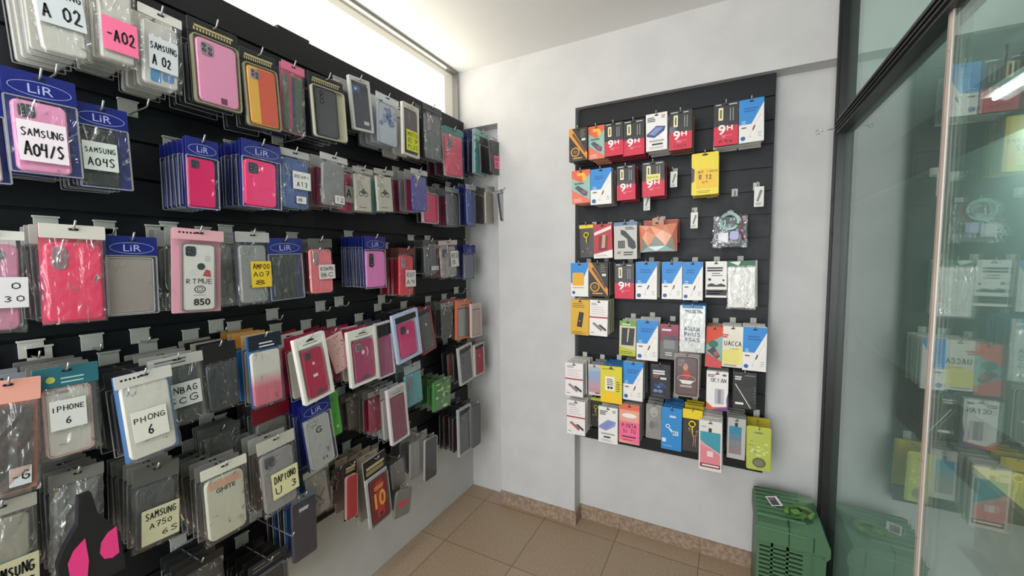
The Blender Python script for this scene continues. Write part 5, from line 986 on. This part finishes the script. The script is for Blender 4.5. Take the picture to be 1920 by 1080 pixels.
# ------------------------------------------------------------------ black and pink earphone pouch on its hook
o = empty('carry_pouch'); a = Part(); kb = mat('#17171a', .5); pk = mat('#e23a80', .45)
out = [(-.010, 0), (.010, 0), (.016, -.05), (.034, -.085), (.050, -.12), (.052, -.21), (-.050, -.21), (-.052, -.13), (-.040, -.10), (-.016, -.06)]
a.add([(x, 0, z) for x, z in out]+[(x, .02, z) for x, z in out], [tuple(range(10))]+[tuple(range(10, 20))[::-1]]+[(k, 10+k, 10+(k+1) % 10, (k+1) % 10) for k in range(10)], kb)
a.build('pouch_body', o)
b = Part(); b.poly([(-.008, -.095), (-.028, -.112), (-.038, -.135), (-.036, -.205), (-.014, -.205), (-.006, -.15)], -.001, pk); b.poly([(.044, -.10), (.044, -.165), (.032, -.170), (.018, -.163), (.012, -.145), (.016, -.122), (.028, -.106)], -.001, pk)
b.build('pink_panel', o, 'two hot pink curved panels')
P_ = L(160, 930, .225); place(o, 'L', P_.y, P_.z+.002, .225, .02); tag(o, 'black pouch with two hot pink curved panels, bottom left', 'pouch')
# bare hooks of the long wall
for (bx, by, ln, lab) in ((52, 172, .19, 'bare hook above the large noted pale pink case'), (240, 215, .12, 'bare hook in the dark gap beside noted black case'),
        (480, 972, .21, 'bare hook above the lowest near stack'), (520, 270, .15, 'bare hook above the blue noted case')):
    P_ = L(bx, by, .03); hook('L', P_.y, P_.z, ln, lab)
for (bx, by, lab) in ((58, 655, 'under the hot pink case, first plate'), (172, 642, 'under the hot pink case, second plate'), (262, 630, 'under the blue-topped taupe case'), (405, 612, 'left of the yellow noted bag'), (196, 430, 'between the hot pink and taupe cases'), (290, 437, 'right of the taupe case'), (345, 1030, 'below the beige noted bag'), (600, 575, 'above the left magenta case'), (635, 566, 'above the pink motif card'), (510, 590, 'above the fading case'), (715, 562, 'above the hot pink framed case'), (855, 545, 'by the panel end'), (412, 660, 'above black matte case'), (410, 790, 'below black matte case')):
    P_ = L(bx, by, .03); hook('L', P_.y, P_.z-.015, .06, 'short hook with pale plate '+lab)

# ------------------------------------------------------------------ green ribbed plastic crate
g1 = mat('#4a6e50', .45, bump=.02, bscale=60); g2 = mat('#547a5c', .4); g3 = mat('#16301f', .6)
o = empty('storage_crate'); tag(o, 'green ribbed plastic crate standing in the corner by the glass', 'crate')
X0, X1, Y0, Y1, ZT = 1.598, 1.835, -.262, .010, .452
a = Part(); zl = .375
# front wall built as posts and slats with open slots
xs = [X0+.012, X0+.052, X0+.058, X0+.105, X0+.112, X0+.160]; zz = [z*.0185+.03 for z in range(18)]
a.box(X0+.004, X0+.014, Y0+.008, Y0+.016, 0, zl, g1); a.box(X0+.052, X0+.060, Y0+.008, Y0+.016, 0, zl, g1); a.box(X0+.104, X0+.113, Y0+.008, Y0+.016, 0, zl, g1); a.box(X0+.158, X1-.006, Y0+.008, Y0+.016, 0, zl, g1)
for z in zz: a.box(X0+.014, X0+.158, Y0+.008, Y0+.016, z, z+.0105, g1)
a.box(X0+.014, X0+.158, Y0+.008, Y0+.016, 0, .03, g1); a.box(X0+.014, X0+.158, Y0+.008, Y0+.016, zz[-1]+.01, zl, g1)
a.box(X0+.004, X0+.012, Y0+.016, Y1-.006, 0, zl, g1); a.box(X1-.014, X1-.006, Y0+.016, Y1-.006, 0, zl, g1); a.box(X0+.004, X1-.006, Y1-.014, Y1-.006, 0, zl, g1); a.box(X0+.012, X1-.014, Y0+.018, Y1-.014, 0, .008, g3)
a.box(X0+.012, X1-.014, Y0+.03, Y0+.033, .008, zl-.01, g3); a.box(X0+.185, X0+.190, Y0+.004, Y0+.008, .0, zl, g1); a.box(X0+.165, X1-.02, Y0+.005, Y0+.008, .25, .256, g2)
a.build('crate_body', o)
l = Part()
prof = [(X0-.002, zl), (X0-.002, zl+.055), (X0+.006, ZT), (X1-.075, ZT+.004), (X1-.012, ZT-.006), (X1+.004, ZT-.045), (X1+.004, zl-.002), (X1-.010, zl-.020), (X1-.014, zl-.020), (X1-.014, zl)]
n = len(prof); l.add([(x, Y0-.004, z-.006) for x, z in prof]+[(x, Y1, z) for x, z in prof], [tuple(range(n)), tuple(range(n, 2*n))[::-1]]+[(k, n+k, n+(k+1) % n, (k+1) % n) for k in range(n)], g1)
for k in range(7): y = Y0+.04+k*.034; l.box(X0+.004, X1-.07, y, y+.006, ZT-.004, ZT+.006, g2)
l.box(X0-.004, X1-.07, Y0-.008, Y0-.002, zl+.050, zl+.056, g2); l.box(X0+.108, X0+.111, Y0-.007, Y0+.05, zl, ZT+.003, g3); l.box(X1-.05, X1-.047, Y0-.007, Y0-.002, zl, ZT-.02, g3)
l.build('crate_lid', o)
# clip lying on the lid
g4 = mat('#52783c', .45); c = Part(); c.box(-.028, .028, -.02, .02, 0, .006, g4); c.tube([(-.05, 0, .012), (-.03, .028, .014), (.02, .04, .014), (.052, .02, .012), (.05, -.015, .010), (.02, -.03, .009)], .010, g4); c.slab(-.012, .015, .030, .012, .003, -.012, .012, mat('#5f8646', .4), .002); c.ell(.0, .0245, .006, .003, -.0125, g3)
oc = c.build('plastic_latch'); oc.location = (X0+.150, Y0+.085, ZT+.008); oc.rotation_euler = (0, .0, .5); tag(oc, 'light green plastic latch piece lying on the crate lid', 'latch')
c = Part(); c.box(-.022, .022, -.033, .033, 0, .0008, mat('#d9d7d6', .5)); c.box(-.017, .012, -.028, .024, .0008, .0011, mat('#4b4c57', .35)); c.box(-.014, .004, .006, .018, .0011, .0013, mat('#a8606a', .4))
oc = c.build('photo_card'); oc.location = (X0+.072, Y0+.15, ZT+.0105); oc.rotation_euler = (.05, -.12, .3); tag(oc, 'small glossy photo card lying on the green crate lid', 'card')
